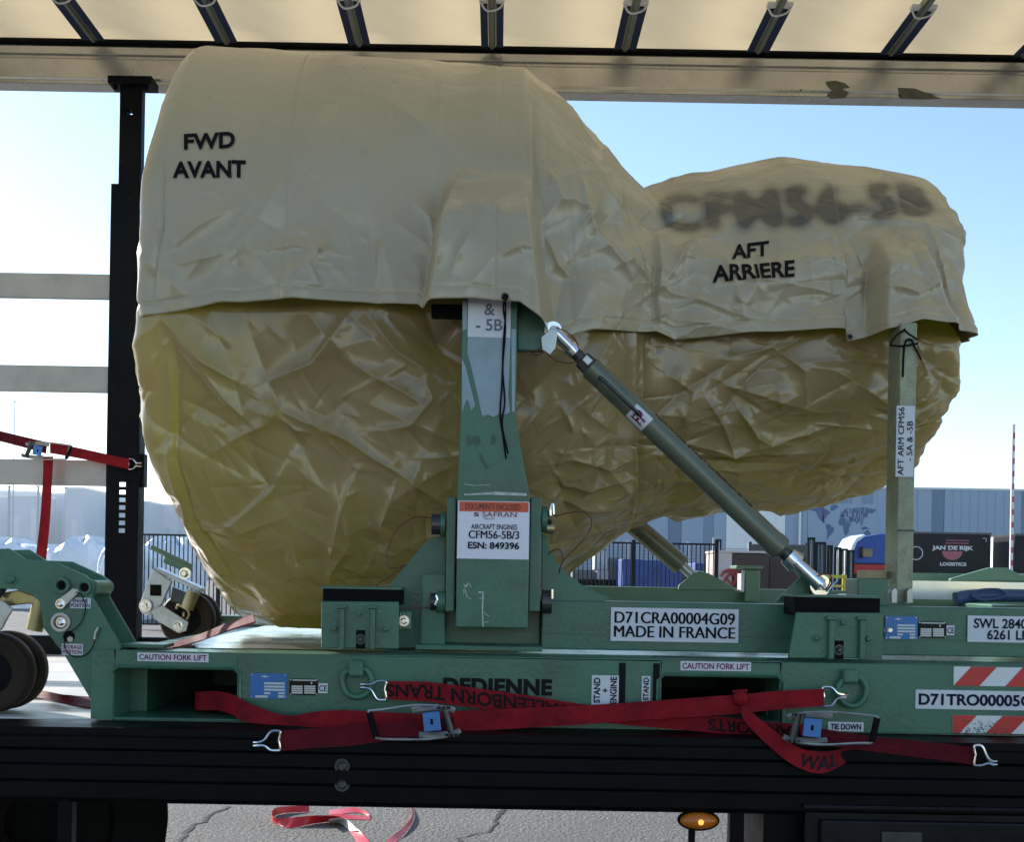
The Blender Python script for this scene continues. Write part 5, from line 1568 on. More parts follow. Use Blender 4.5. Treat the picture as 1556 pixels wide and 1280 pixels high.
def text_on_tube(body, t0, t1, th0, th1, ink, par, bold=.03, r=.0324, flip=False):
    vs_, fs_, sz = text_geo(body, bold)
    m = MB()
    out = []
    for v in vs_:
        a_ = v[0] / sz[0] + .5; b_ = v[1] / sz[1] + .5
        if flip: a_, b_ = 1 - b_, a_
        th = rad(th0 + (th1 - th0) * b_); out.append(at(t0 + (t1 - t0) * a_, math.sin(th) * r, -math.cos(th) * r))
    m.verts_faces(out, fs_); m.build('lettering', ink, par)
text_on_tube('EP', tl(966), tl(982), -50, 5, M['ink_plum'], lab, flip=True)
text_on_tube('FORWARD STRUT CFM56-5A & -5B', tl(985), tl(1130), 48, 80, M['ink'], strut, bold=.01)
wire([(842, 497, Ys - .03), (862, 505, Ys - .04), (878, 525, Ys - .035), (880, 545, Ys - .035), (866, 552, Ys - .035), (845, 548, Ys - .035), (829, 535, Ys - .035)], strut)
wire([(829, 533, Ys - .035), (818, 540, Ys - .03), (808, 535, Ys - .03), (822, 531, Ys - .035)], strut)
wire([(1236, 878, Ys - .03), (1258, 872, Ys - .03), (1264, 885, Ys - .03), (1255, 897, Ys - .03), (1246, 888, Ys - .035)], strut, .002)
m = MB(); m.pprism([(1178, 915), (1214, 879), (1232, 876), (1252, 890), (1282, 908), (1282, 916)], Ys + .032, .012); m.build('strut_lug', G, cradle, bevel=.002)
m = MB(); m.tube([W(1258, 900, Ys - .03), W(1272, 882, Ys - .03)], .0022, 6, 0); m.build('lock_pin', M['chrome'], cradle)
# far diagonal strut
Yf2 = 4.84
a2, b2 = W(890, 735, Yf2), W(1036, 860, Yf2)
m = MB(); m.cyl(a2, b2, .0415, None, 28); fst = m.build('diagonal_strut', M['strut'], cradle, smooth=True)
m = MB(); m.cyl(b2, W(1054, 877, Yf2), .02, .022, 14); m.build('threaded_end', M['galv'], fst, smooth=True)
m = MB(); q = W(1062, 880, Yf2); m.cyl(q + Vector((0, -.03, 0)), q + Vector((0, .03, 0)), .032, None, 22); m.build('clevis', M['galv'], fst, smooth=True)
m = MB(); m.pprism([(1030, 897), (1032, 889), (1050, 876), (1062, 868), (1078, 872), (1116, 893), (1116, 897)], 4.80 - .012, .011); m.build('strut_lug', M['green_lit'], cradle, bevel=.002)
m = MB(); m.pbox(1132, 866, 1155, 915, 4.72, .079); m.build('stop_post', M['green_lit'], cradle, bevel=.003)
m = MB(); m.pbox(1119, 860, 1160, 865, 4.69, .13); m.build('stop_cap', M['green_lit'], cradle, bevel=.002)
m = MB(); m.pbox(1126, 872, 1131, 900, 4.72, .07); m.build('stop_cheek', M['white'], cradle)
# aft arm and the parts around its foot
m = MB()
q = W(1378, 700, YAF); ax0, ax1 = q.x - .0245, q.x + .0245
zt_ = W(1380, 490, YAF).z; zb_ = W(1374, 917, YAF).z
m.span(ax0, ax1, YAF, YAF + .11, zb_, zt_); arm3 = m.build('aft_arm', M['arm_steel'], cradle, bevel=.004)
m = MB(); m.span(ax0 - .001, ax1 + .001, YAF - .0012, YAF - .0004, W(1370, 808, YAF).z, W(1370, 805, YAF).z); m.build('joint', M['steel_dark'], arm3)
for px in (1359, 1383):
    m = MB(); m.pprism([(px - 5, 918), (px - 5, 900), (px - 2, 894), (px + 3, 894), (px + 5, 900), (px + 5, 918)], YAF - .03, .025); m.build('foot_clevis', M['galv'], arm3, bevel=.003)
plabel(1361.5, 617, 1389, 725, YAF - .0014, 'AFT ARM CFM56\n- 5A & -5B', arm3, M['white'], M['ink'], (.96, .80), bold=.018, line=1.05, rot=rad(90))
m = MB(); m.pbox(1303, 880, 1350, 921, 3.42, .12); m.build('stop_post', G, cradle, bevel=.003)
m = MB(); m.pbox(1317, 867, 1348, 880, 3.56, .1); m.build('wear_pad', mat('tan_pad', (.42, .33, .17), .6), cradle, bevel=.003)
m = MB(); m.pbox(1384, 886, 1760, 914, 3.62, .01); m.build('drip_tray', M['tray'], cradle)
m = MB(); m.span(xat(1384, 900, 3.62), 2.2, 3.632, 4.5, W(1500, 913, 3.62).z, W(1500, 913, 3.62).z + .003); m.build('drip_tray', M['tray'], cradle)
m = MB(); m.pbox(1384, 874, 1760, 886, 4.52, .10); m.build('cross_beam', M['green_lit'], cradle, bevel=.003)
m = MB(); m.pprism([(1445, 880), (1505, 863), (1530, 863), (1556, 876), (1600, 876), (1600, 882), (1445, 884)], 4.40, .03); m.build('tail_gusset', M['green_lit'], cradle, bevel=.003)
# blue padded sling lying on the beam at the right
m = MB(); vs = []
base_p = W(1512, 908, YCF - .02)
m.tube([W(1452, 911, YCF + .03), W(1480, 906, YCF + .03), W(1530, 905, YCF + .03), W(1620, 907, YCF + .03), W(1680, 908, YCF + .03)], .022, 12, 6)
for v in m.bm.verts:
    v.co.z = base_p.z + (v.co.z - base_p.z) * .85
bl = m.build('padded_sling', M['blue_cloth'], None, smooth=True); tag(bl, 'dark blue padded sling lying on the right end of the green cradle', 'sling')
m = MB(); m.tube([W(1478, 903, YCF - .0), W(1492, 897, YCF - .0), W(1520, 897, YCF - .0), W(1528, 906, YCF - .0), W(1500, 912, YCF - .0), W(1482, 909, YCF - .0)], .004, 8, 6, True); m.build('piping', M['blue_cloth'], bl, smooth=True)

# ------------------------------------------------------------------ lashing straps
def pts(l, Y): return [W(x, y, (Y if len(r) == 0 else r[0])) for x, y, *r in l]
def claw(parent, x0, ya, yb, xt, yt, Y, mt=M['chrome'], hookdx=0):
    s = 1 if xt > x0 else -1
    m = MB()
    ym = (ya + yb) / 2
    m.tube([W(x0, (ya + yb) / 2, Y), W(x0 - s * 2, ya + 3, Y), W(x0, ya, Y), W(x0 + (xt - x0) * .35, ya + (yt - ya) * .05, Y - .004), W(x0 + (xt - x0) * .62, ya + (yt - ya) * .7, Y - .006), W(xt - s * 4, yt - 2, Y - .004), W(xt + s * 2, yt - 2, Y + .004)], .0034, 8, 6)
    m.tube([W(x0, (ya + yb) / 2, Y), W(x0 - s * 2, yb - 3, Y), W(x0, yb, Y), W(x0 + (xt - x0) * .35, yb + (yt - yb) * .05, Y - .004), W(x0 + (xt - x0) * .62, yb + (yt - yb) * .7, Y - .006), W(xt - s * 4, yt + 3, Y - .004), W(xt + s * 2, yt + 3, Y + .004)], .0034, 8, 6)
    m.build('claw_hook', mt, parent, smooth=True); return m
def strap_text(body, A, B, u0, u1, parent, ink, bold=.02, flip=True, lo=.14, hi=.86):
    Ea, Eb = ribbon_edges(pts_cache[A], pts_cache[B], 8)
    n_ = len(Ea) - 1
    vs_, fs_, sz = text_geo(body, bold)
    out = []
    for v in vs_:
        a_ = v[0] / sz[0] + .5; b_ = v[1] / sz[1] + .5
        if flip: a_, b_ = 1 - a_, 1 - b_
        t = u0 + (u1 - u0) * a_
        # by photo column along the strap
        xs_ = [CX + p.x / p.y * F for p in Ea]
        k = next((i for i in range(n_) if xs_[i] <= t <= xs_[i + 1]), n_ - 1)
        f_ = (t - xs_[k]) / max(1e-6, xs_[k + 1] - xs_[k])
        pa, pb = Ea[k].lerp(Ea[k + 1], f_), Eb[k].lerp(Eb[k + 1], f_)
        q_ = pb.lerp(pa, lo + (hi - lo) * b_)
        out.append(q_ + Vector((0, -.0028, 0)))
    m = MB(); m.verts_faces(out, fs_); m.build('lettering', ink, parent)
pts_cache = {}
def ratchet(parent, c, L, H, ang, Y, swap=False):
    """tension ratchet: two side plates, spool, release lever, U-shaped handle and black grip. c photo centre, L/H photo length and height"""
    ca, sa = math.cos(ang), math.sin(ang)
    def q(u, v, dy=0.0): return W(c[0] + (u * ca + v * sa) * L, c[1] + (-u * sa + v * ca) * H, Y + dy)
    rot = Matrix.Rotation(-ang, 3, 'Y')
    s = Y / F
    for v in (-.36, .36):
        m = MB(); m.tube([q(.06, v), q(.25, v * 1.1), q(.5, v), q(.58, v * .8)], .0075, 6, 4); m.build('side_plate', M['galv'], parent)
    for v in (-.40, .40):
        m = MB()
        for k in range(10):
            t = 2 * math.pi * k / 10; m.box(q(.46, v) + Vector((.014 * math.cos(t), -.006 + .011 * math.sin(t), 0)), (.006, .006, .006), (0, 0, t))
        m.cyl(q(.46, v - .04), q(.46, v + .04), .012, None, 14); o = m.build('ratchet_wheel', M['steel_dark'], parent); o['kind'] = 'stuff'
    m = MB(); m.cyl(q(.46, -.34), q(.46, .34), .009, None, 14); m.build('spool', M['steel_dark'], parent)
    m = MB(); m.box(q(.26, 0, -.012), (.21 * L * s, .007, .56 * H * s), rot); lv = m.build('release_lever', M['blue_lever'], parent, bevel=.002)
    m = MB(); m.box(q(.26, 0, -.0162), (.03 * L * s, .001, .16 * H * s), rot); m.build('slot', M['rubber'], lv)
    m = MB(); m.tube([q(.4, -.46), q(.1, -.5, -.01), q(-.3, -.42, -.016), q(-.46, -.40, -.018), q(-.47, -.3, -.018), q(-.47, .3, -.018), q(-.46, .40, -.018), q(-.3, .45, -.016), q(.1, .5, -.01), q(.4, .46)], .0032, 8, 5); m.build('handle', M['galv'], parent, smooth=True)
    m = MB(); m.cyl(q(-.47, -.36, -.019), q(-.47, .36, -.019), .008, None, 12); m.build('grip', M['rubber'], parent, smooth=True)
def strap_root(px, py, Y, label, group=None):
    return empty('ratchet_strap', W(px, py, Y), label, 'strap', group)
# 1: printed strap from the left lashing ring to the rave on the right
s1 = strap_root(900, 1090, 3.0, 'red lashing strap printed WALLENBORN TRANSPORTS, hooked to the left lashing ring', 'red ratchet straps holding the frame')
pts_cache['a'] = pts([(585, 1036), (650, 1037), (720, 1046), (800, 1057), (880, 1070), (960, 1078), (1060, 1086), (1130, 1094), (1200, 1100), (1240, 1102)], 3.045)
pts_cache['b'] = pts([(584, 1063), (650, 1067), (720, 1076), (800, 1085), (880, 1095), (960, 1103), (1060, 1112), (1130, 1119), (1200, 1126), (1240, 1128)], 3.045)
ribbon('webbing', pts_cache['a'], pts_cache['b'], M['strap'], s1)
strap_text('WALLENBORN TRANS', 'a', 'b', 590, 882, s1, M['ink'])
strap_text('TRANSPORTS', 'a', 'b', 1080, 1236, s1, M['ink'])
claw(s1, 585, 1036, 1064, 551, 1043, 3.045)
ratchet(s1, (1268, 1108), 130, 50, rad(175), 2.905)
ribbon('webbing', pts([(1225, 1104), (1320, 1119), (1400, 1127), (1482, 1137)], 2.930), pts([(1225, 1130), (1320, 1142), (1400, 1152), (1480, 1163)], 2.930), M['strap_old_shade'], s1)
claw(s1, 1482, 1134, 1164, 1512, 1160, 2.920)
tail_a = [(1112, 1050, 3.03), (1139, 1080, 3.0), (1172, 1108, 2.96), (1214, 1137, 2.93), (1250, 1143, 2.93), (1279, 1138, 2.94), (1297, 1130, 2.945), (1290, 1120, 2.95), (1255, 1112, 2.95)]
tail_b = [(1136, 1048, 3.02), (1127, 1086, 2.99), (1150, 1117, 2.95), (1200, 1160, 2.92), (1246, 1176, 2.92), (1284, 1160, 2.94), (1303, 1143, 2.95), (1298, 1136, 2.96), (1258, 1130, 2.96)]
ribbon('loose_tail', [W(*p) for p in tail_a], [W(*p) for p in tail_b], M['strap'], s1)
pts_cache['c'] = [W(*p) for p in tail_a[2:6]]; pts_cache['d'] = [W(*p) for p in tail_b[2:6]]
strap_text('WAL', 'c', 'd', 1226, 1277, s1, M['ink'], flip=False, lo=.1, hi=.8)
# 2: plain strap from the rave on the left to the right lashing ring
s2 = strap_root(880, 1085, 3.0, 'plain red lashing strap crossing over the printed one, tail in fork pocket', 'red ratchet straps holding the frame')
ribbon('webbing', pts([(640, 1084), (700, 1081), (760, 1078), (880, 1073), (1000, 1065), (1110, 1057), (1180, 1051), (1252, 1047)], 3.02), pts([(640, 1112), (700, 1112), (780, 1108), (880, 1102), (1000, 1093), (1110, 1086), (1180, 1079), (1252, 1073)], 3.02), M['strap'], s2)
ribbon('webbing', pts([(424, 1112), (470, 1108), (530, 1104), (690, 1090)], 2.926), pts([(424, 1142), (480, 1137), (540, 1133), (690, 1112)], 2.926), M['strap_old_shade'], s2)
claw(s2, 424, 1112, 1141, 388, 1131, 2.920)
claw(s2, 1252, 1045, 1074, 1286, 1058, 3.04)
ratchet(s2, (624, 1099), 124, 52, rad(7), 2.905)
ribbon('loose_tail', [W(*p) for p in [(340, 1054, 3.22), (312, 1051, 3.235), (297, 1053, 3.20), (304, 1052, 3.165), (330, 1051, 3.14), (354, 1056, 3.09), (372, 1066, 3.05), (405, 1080, 3.03), (440, 1088, 3.02), (480, 1082, 3.0), (530, 1080, 3.0), (640, 1086, 3.0)]],
       [W(*p) for p in [(340, 1079, 3.22), (312, 1078, 3.235), (297, 1079, 3.20), (304, 1080, 3.165), (330, 1080, 3.14), (352, 1086, 3.09), (368, 1096, 3.05), (400, 1101, 3.03), (440, 1103, 3.02), (480, 1106, 3.0), (530, 1106, 3.0), (640, 1110, 3.0)]], M['strap'], s2)
m = MB(); m.lathe(W(1125, 1062, 3.012), (.95, 0, .3), [(-.018, .006), (-.016, .014), (-.006, .019), (.008, .019), (.016, .013), (.018, .005)], 16); m.build('folded_end', M['strap'], s2, smooth=True)
# 3: strap with ratchet on the far post, left
s3 = strap_root(65, 685, 5.28, 'red strap with ratchet hooked to the black post, tail hanging over the slats')
Y3 = 5.29
ribbon('webbing', pts([(-450, 545), (-60, 640), (0, 655), (50, 667), (72, 672)], Y3), pts([(-450, 561), (-60, 656), (0, 671), (50, 684), (70, 690)], Y3), M['strap_old_shade'], s3)
ribbon('webbing', pts([(76, 673), (120, 681), (196, 698)], Y3 - .01), pts([(76, 689), (120, 697), (195, 713)], Y3 - .01), M['strap'], s3)
claw(s3, 196, 698, 713, 213, 706, Y3)
ratchet(s3, (74, 686), 66, 26, rad(170), Y3 - .05)
ribbon('loose_tail', pts([(66, 694), (65, 730), (61, 790), (54, 850), (50, 880)], Y3 - .02), pts([(81, 694), (79, 730), (76, 790), (70, 850), (66, 880)], Y3 - .02), M['strap'], s3)
# 4: strap lying on the deck behind the caster arm; 5: strap across the cover sheet
def dk(px, py, z=DZ + .004):
    Y = (CAMZ - z) * F / ((py - CY) - (px - CX) * math.sin(ROLL)); p_ = W(px, py, Y); p_.z = z; return p_
r4 = ribbon('deck_strap', [dk(20, 1054), dk(60, 1050, DZ + .02), dk(95, 1056, DZ + .03), dk(140, 1060, DZ + .01), dk(230, 1060)], [dk(20, 1064), dk(60, 1062), dk(95, 1070), dk(140, 1076), dk(230, 1078)], M['strap_old_shade'], None)
tag(r4, 'loose red strap lying on the pale deck behind the green caster arm', 'strap')
r5 = ribbon('cross_strap', [dk(255, 980, BZ1), dk(300, 966, BZ1 + .02), dk(345, 948, BZ1 + .10), dk(385, 935, BZ1 + .13)], [dk(262, 986, BZ1), dk(306, 974, BZ1 + .02), dk(350, 958, BZ1 + .10), dk(388, 946, BZ1 + .13)], M['strap_old_shade'], None)  # shade beneath the engine put into the darker webbing colour
tag(r5, 'red strap running over the bright cover sheet beneath the wrapped engine', 'strap')
# barrier tape on the ground beyond the trailer
def gd(px, py, z=0.003):
    Y = (CAMZ - z) * F / ((py - CY) - (px - CX) * math.sin(ROLL)); p_ = W(px, py, Y); p_.z = z; return p_
bt_ = empty('barrier_tape', gd(520, 1250), 'crumpled red and white tape lying in loops on the asphalt under the trailer', 'tape')
ribbon('tape_band', [gd(470, 1225, .03), gd(420, 1228, .05), (gd(416, 1243, .045)), gd(445, 1243, .05), gd(480, 1240, .06), gd(520, 1243, .05), gd(545, 1262, .03), gd(572, 1292)],
       [gd(470, 1234), gd(424, 1238), gd(414, 1249), gd(440, 1259), gd(480, 1252), gd(515, 1250), gd(530, 1262), gd(548, 1292)], M['tape_red'], bt_, thick=.001)
ribbon('tape_band', [gd(500, 1232), gd(540, 1228, .02), gd(560, 1240, .01), gd(505, 1238, .02), gd(498, 1248)], [gd(500, 1240), gd(545, 1236), gd(562, 1246), gd(510, 1246), gd(506, 1256)], M['tape_red'], bt_, thick=.001)
ribbon('tape_band', [gd(622, 1222, .02), gd(626, 1240, .03), gd(612, 1258, .03), gd(580, 1285, .01)], [gd(627, 1222), gd(629, 1242), gd(618, 1264), gd(590, 1292)], M['tape_red'], bt_, thick=.001)
ribbon('tape_patch', [gd(500, 1246, .06), gd(525, 1245, .052), gd(545, 1263, .034)], [gd(500, 1252, .005), gd(517, 1252, .004), gd(532, 1264, .004)], M['white_film'], bt_, thick=.0016)

# ------------------------------------------------------------------ the yard beyond
def gy(px, py): # depth of the ground seen at a pixel
    return CAMZ * F / ((py - CY) - (px - CX) * math.sin(ROLL))
def bg_x(px, Y): return (px - CX) * Y / F
def bg_z(px, py, Y): return W(px, py, Y).z
M['wall_blue'] = mat('blue_grey_cladding', (0.25, 0.34, 0.46), .5, var=.04, scale=.3)
M['wall_mid'] = mat('mid_blue_cladding', (0.15, 0.22, 0.33), .5, var=.04, scale=.3)
M['wall_dark'] = mat('dark_blue_cladding', (0.10, 0.165, 0.27), .5, var=.04, scale=.3)
M['wall_white'] = mat('white_cladding', (0.80, 0.80, 0.80), .5, var=.03, scale=.3)  # on the hall it also stands for sunlight on a wall face
M['wall_pale_haze'] = mat('pale_haze_cladding', (0.55, 0.60, 0.66), .55, var=.05, scale=.3)  # distance haze over the left buildings put into these pale colours
M['wall_pale_haze2'] = mat('blue_haze_cladding', (0.44, 0.52, 0.60), .55, var=.05, scale=.3)
M['map_blue'] = mat('map_blue', (0.03, 0.085, 0.22), .5, var=.25, scale=3)
M['fence'] = mat('navy_fence_paint', (0.004, 0.006, 0.014), .6, var=.1, spec=.1)
M['gate'] = mat('dark_green_gate', (0.004, 0.011, 0.012), .6, var=.1, spec=.08)
M['mesh_grey'] = mat('fence_wire', (0.10, 0.13, 0.16), .5)
M['tarp_blue'] = mat('blue_pe_sheet', (0.006, 0.05, 0.24), .45, var=.15, scale=2, bump=.3, bscale=4)
M['film_white'] = mat('white_stretch_film', (0.72, 0.76, 0.82), .3, var=.08, scale=2, bump=.4, bscale=5)
M['brown'] = mat('brown_container', (0.075, 0.042, 0.034), .55, var=.12, spec=.2, scale=1)
M['sunlit_end'] = mat('sunlit_container_end', (0.62, 0.50, 0.46), .5, var=.08, scale=1)  # sunlight on the container's left side put into a pale colour
M['hose'] = mat('red_hose', (.42, .03, .03), .4)
M['truck_blue'] = mat('truck_blue', (0.008, 0.062, 0.30), .4, var=.05, spec=.25)
M['truck_red'] = mat('truck_red', (0.40, 0.012, 0.016), .4, var=.05, spec=.25)
M['truck_white'] = mat('truck_pale', (0.62, 0.70, 0.75), .3, var=.05)
M['curtain_black'] = mat('black_trailer_curtain', (0.005, 0.005, 0.008), .5, var=.1, bump=.1, bscale=3, spec=.12)
M['glass'] = mat('dark_glass', (0.02, 0.03, 0.035), .08, var=.05)
M['sign_white'] = mat('sign_white', (0.62, 0.62, 0.63), .5)
M['sign_rose'] = mat('sign_rose', (0.38, 0.09, 0.13), .5)
M['yellow'] = mat('yellow_rail', (0.45, 0.36, 0.03), .45, var=.1)
M['pole'] = mat('pole_grey', (0.45, 0.46, 0.47), .45)
M['pole_red'] = mat('pole_red', (0.42, 0.03, 0.07), .4)
M['pole_white'] = mat('pole_white', (0.72, 0.68, 0.70), .4)
M['grey_plastic'] = mat('grey_goods', (0.10, 0.11, 0.12), .5, var=.3, scale=2)

# right-hand hall
YH = 140.0
hall = empty('logistics_hall', (bg_x(1300, YH), YH, 0), 'long blue-grey clad logistics hall behind the yard with a world map on its wall', 'hall')
ztop = bg_z(1450, 745, YH)
segs = [(700, 870, 'wall_blue'), (870, 930, 'wall_blue'), (930, 988, 'wall_blue'), (988, 1014, 'wall_blue'), (1014, 1034, 'wall_dark'), (1034, 1068, 'wall_blue'), (1068, 1083, 'wall_mid'), (1083, 1102, 'wall_blue'), (1102, 1192, 'wall_white'),  # white panel carries the sunlight on that wall face in its colour
        (1192, 1245, 'wall_blue'), (1245, 1345, 'wall_blue'), (1345, 1392, 'wall_blue'), (1392, 1414, 'wall_blue'), (1414, 1433, 'wall_dark'), (1433, 1550, 'wall_blue'), (1550, 1572, 'wall_dark'), (1572, 1700, 'wall_blue'), (1700, 1722, 'wall_dark'), (1722, 1900, 'wall_blue')]
xa, xb = bg_x(700, YH), bg_x(1900, YH)
MB().span(xa, xb, YH + .3, YH + 40, 0, ztop - .05).build('wall', M['wall_mid'], hall)
for a_, b_, k_ in segs:
    x0_, x1_ = bg_x(a_, YH), bg_x(b_, YH)
    m = MB(); m.span(x0_ + .02, x1_ - .02, YH + (.06 if 'dark' in k_ else 0), YH + .29, 0, ztop)
    n_ = max(1, int((x1_ - x0_) / 1.0))
    o = m.build('wall_panel', M[k_], hall)
    if n_ > 2:
        m = MB()
        for k in range(1, n_): m.span(x0_ + (x1_ - x0_) * k / n_ - .03, x0_ + (x1_ - x0_) * k / n_ + .03, YH - .04, YH - .001, 0, ztop - .02)
        j = m.build('panel_joints', M[k_], o); j['kind'] = 'stuff'
m = MB(); m.span(xa, xb, YH - .12, YH + .5, ztop + .002, ztop + .25); m.build('roof_edge', M['wall_pale_haze'], hall)
m = MB(); x_ = bg_x(1213, YH); m.cyl((x_, YH - .25, 0), (x_, YH - .25, ztop - .1), .14, None, 10); m.build('downpipe', M['wall_white'], hall)
m = MB(); x_ = bg_x(1477, YH); m.span(x_ - .2, x_ + .25, YH + 1, YH + 1.5, ztop, ztop + .35); m.build('roof_camera', M['wall_dark'], hall)
# dark clerestory patches
for px in (1284, 1316):
    m = MB(); m.span(bg_x(px - 9, YH), bg_x(px + 9, YH), YH - .03, YH - .002, bg_z(px, 768, YH), ztop - .02); m.build('wall_window', M['wall_mid'], hall)
# map panel
mx0, mx1 = bg_x(1226, YH), bg_x(1330, YH); mz0, mz1 = bg_z(1278, 824, YH), bg_z(1278, 766, YH)
m = MB(); m.span(mx0, mx1, YH - .10, YH - .042, mz0 - .3, mz1); mp = m.build('map_panel', M['wall_blue'], hall)
conts = [
 [(-165, 62), (-150, 70), (-125, 70), (-95, 73), (-80, 66), (-62, 58), (-55, 50), (-70, 44), (-76, 36), (-81, 27), (-90, 30), (-97, 26), (-95, 17), (-84, 10), (-92, 14), (-106, 22), (-117, 32), (-124, 42), (-130, 54), (-150, 59)],
 [(-55, 60), (-42, 60), (-22, 70), (-18, 80), (-40, 83), (-58, 76)],
 [(-78, 8), (-62, 10), (-50, 0), (-35, -7), (-40, -22), (-55, -34), (-65, -42), (-70, -54), (-74, -40), (-71, -20), (-80, -4)],
 [(-16, 15), (-6, 35), (10, 37), (32, 31), (36, 20), (44, 11), (51, 11), (40, -5), (40, -18), (32, -28), (20, -35), (13, -20), (9, 0), (7, 5), (-8, 5)],
 [(-10, 37), (-9, 43), (0, 49), (8, 55), (12, 64), (25, 71), (60, 69), (80, 74), (110, 76), (150, 71), (180, 67), (162, 60), (156, 52), (140, 54), (130, 42), (122, 37), (121, 28), (108, 20), (104, 2), (98, 14), (90, 22), (80, 10), (73, 18), (66, 25), (55, 26), (58, 20), (45, 13), (38, 25), (35, 36), (27, 38), (22, 38), (15, 40), (8, 44), (0, 40)],
 [(114, -22), (130, -12), (142, -11), (146, -19), (153, -28), (146, -39), (136, -34), (124, -33), (115, -34)],
 [(96, 4), (106, -5), (116, -8), (118, 3), (126, 1), (140, -4), (148, -9), (136, -7), (118, -10), (104, -8)],
 [(-6, 50), (1, 51), (-2, 58), (-6, 57)], [(130, 32), (140, 36), (145, 44), (139, 38), (131, 34)], [(44, -25), (50, -16), (48, -25)],
]
for c_ in conts:
    m = MB()
    pp_ = [Vector((mx0 + (lo + 170) / 350 * (mx1 - mx0), YH - .106, mz0 + (la + 58) / 145 * (mz1 - mz0))) for lo, la in c_]
    m.verts_faces(pp_, [tuple(range(len(pp_)))]); bmesh.ops.triangulate(m.bm, faces=m.bm.faces); m.build('continent', M['map_blue'], mp)
r_ = random.Random(5)
m = MB()
for k in range(26):
    t = r_.random(); x_ = mx0 + (mx1 - mx0) * (.52 + .32 * r_.random()); z_ = mz0 + (mz1 - mz0) * r_.uniform(.58, .92); m.box((x_, YH - .109, z_), (.08, .004, r_.uniform(.3, 1.1)))
j = m.build('light_streaks', M['wall_blue'], mp); j['kind'] = 'stuff'

# left-hand buildings, far off, haze put into their pale colours
YL = 230.0
left_specs = [(-500, 12, 752, 'wall_pale_haze2', 235), (-60, 50, 748, 'wall_pale_haze', 250), (12, 62, 755, 'wall_pale_haze2', 225), (62, 98, 752, 'wall_pale_haze', 232), (98, 126, 744, 'wall_pale_haze2', 215), (126, 152, 757, 'wall_pale_haze', 228), (150, 225, 764, 'wall_pale_haze2', 236), (225, 340, 770, 'wall_pale_haze', 246), (340, 700, 778, 'wall_pale_haze2', 255)]
labs = ['pale blue hall at the far left edge behind the slats', 'low pale shed standing behind the far left hall', 'hazy pale hall with faint wall bands left of the hanging strap', 'pale hall right behind the hanging red strap tail', 'taller pale stair tower between strap tail and black post', 'pale hall wall just left of the black post', 'pale hall seen just right of the black post', 'hazy hall hidden mostly by the wrapped engine front', 'hazy distant hall behind the engine nose']
for (a_, b_, t_, k_, Yk), lb in zip(left_specs, labs):
    x0_, x1_ = bg_x(a_, Yk), bg_x(b_, Yk); zt_ = bg_z((a_ + b_) / 2, t_, Yk)
    bl_ = empty('hazy_building', ((x0_ + x1_) / 2, Yk, 0), lb, 'building')
    MB().span(x0_, x1_, Yk, Yk + 30, 0, zt_).build('wall', M[k_], bl_)
    m = MB(); m.span(x0_ - .1, x1_ + .1, Yk - .15, Yk + 30, zt_ + .01, zt_ + .4); m.build('roof_edge', M['wall_white'], bl_)
    n_ = max(1, int((x1_ - x0_) / 2.2)); r_ = random.Random(int(a_ + 900))
    if b_ < 400:
        for k in range(min(n_, 6)):
            xx = x0_ + (x1_ - x0_) * (k + .5) / min(n_, 6)
            m = MB(); m.span(xx - .5, xx + .5, Yk - .05, Yk - .002, zt_ * .25, zt_ * r_.uniform(.6, .9)); m.build('wall_panel', M['wall_pale_haze2' if k_ == 'wall_pale_haze' else 'wall_pale_haze'], bl_)
# light masts on the left
for px, top, Yk, r0, lb in ((18, 611, 90, .055, 'tall thin light mast at the far left behind the slats'), (12, 740, 70, .10, 'short grey post left of the hanging strap'), (56, 740, 75, .10, 'grey post directly beside the hanging strap'), (97, 742, 80, .05, 'thin grey post beside the pale tower')):
    x_ = bg_x(px, Yk); o = MB(); o.cyl((x_, Yk, 0), (x_, Yk, bg_z(px, top, Yk)), r0, r0 * .7, 8)
    rt = empty('light_mast', (x_, Yk, 0), lb, 'mast'); o.build('pole', M['pole'], rt); o = MB(); zt_ = bg_z(px, top, Yk); o.span(x_ - .16, x_ + .16, Yk - .1, Yk + .1, zt_ + .001, zt_ + .06); o.build('mast_head', M['pole'], rt)

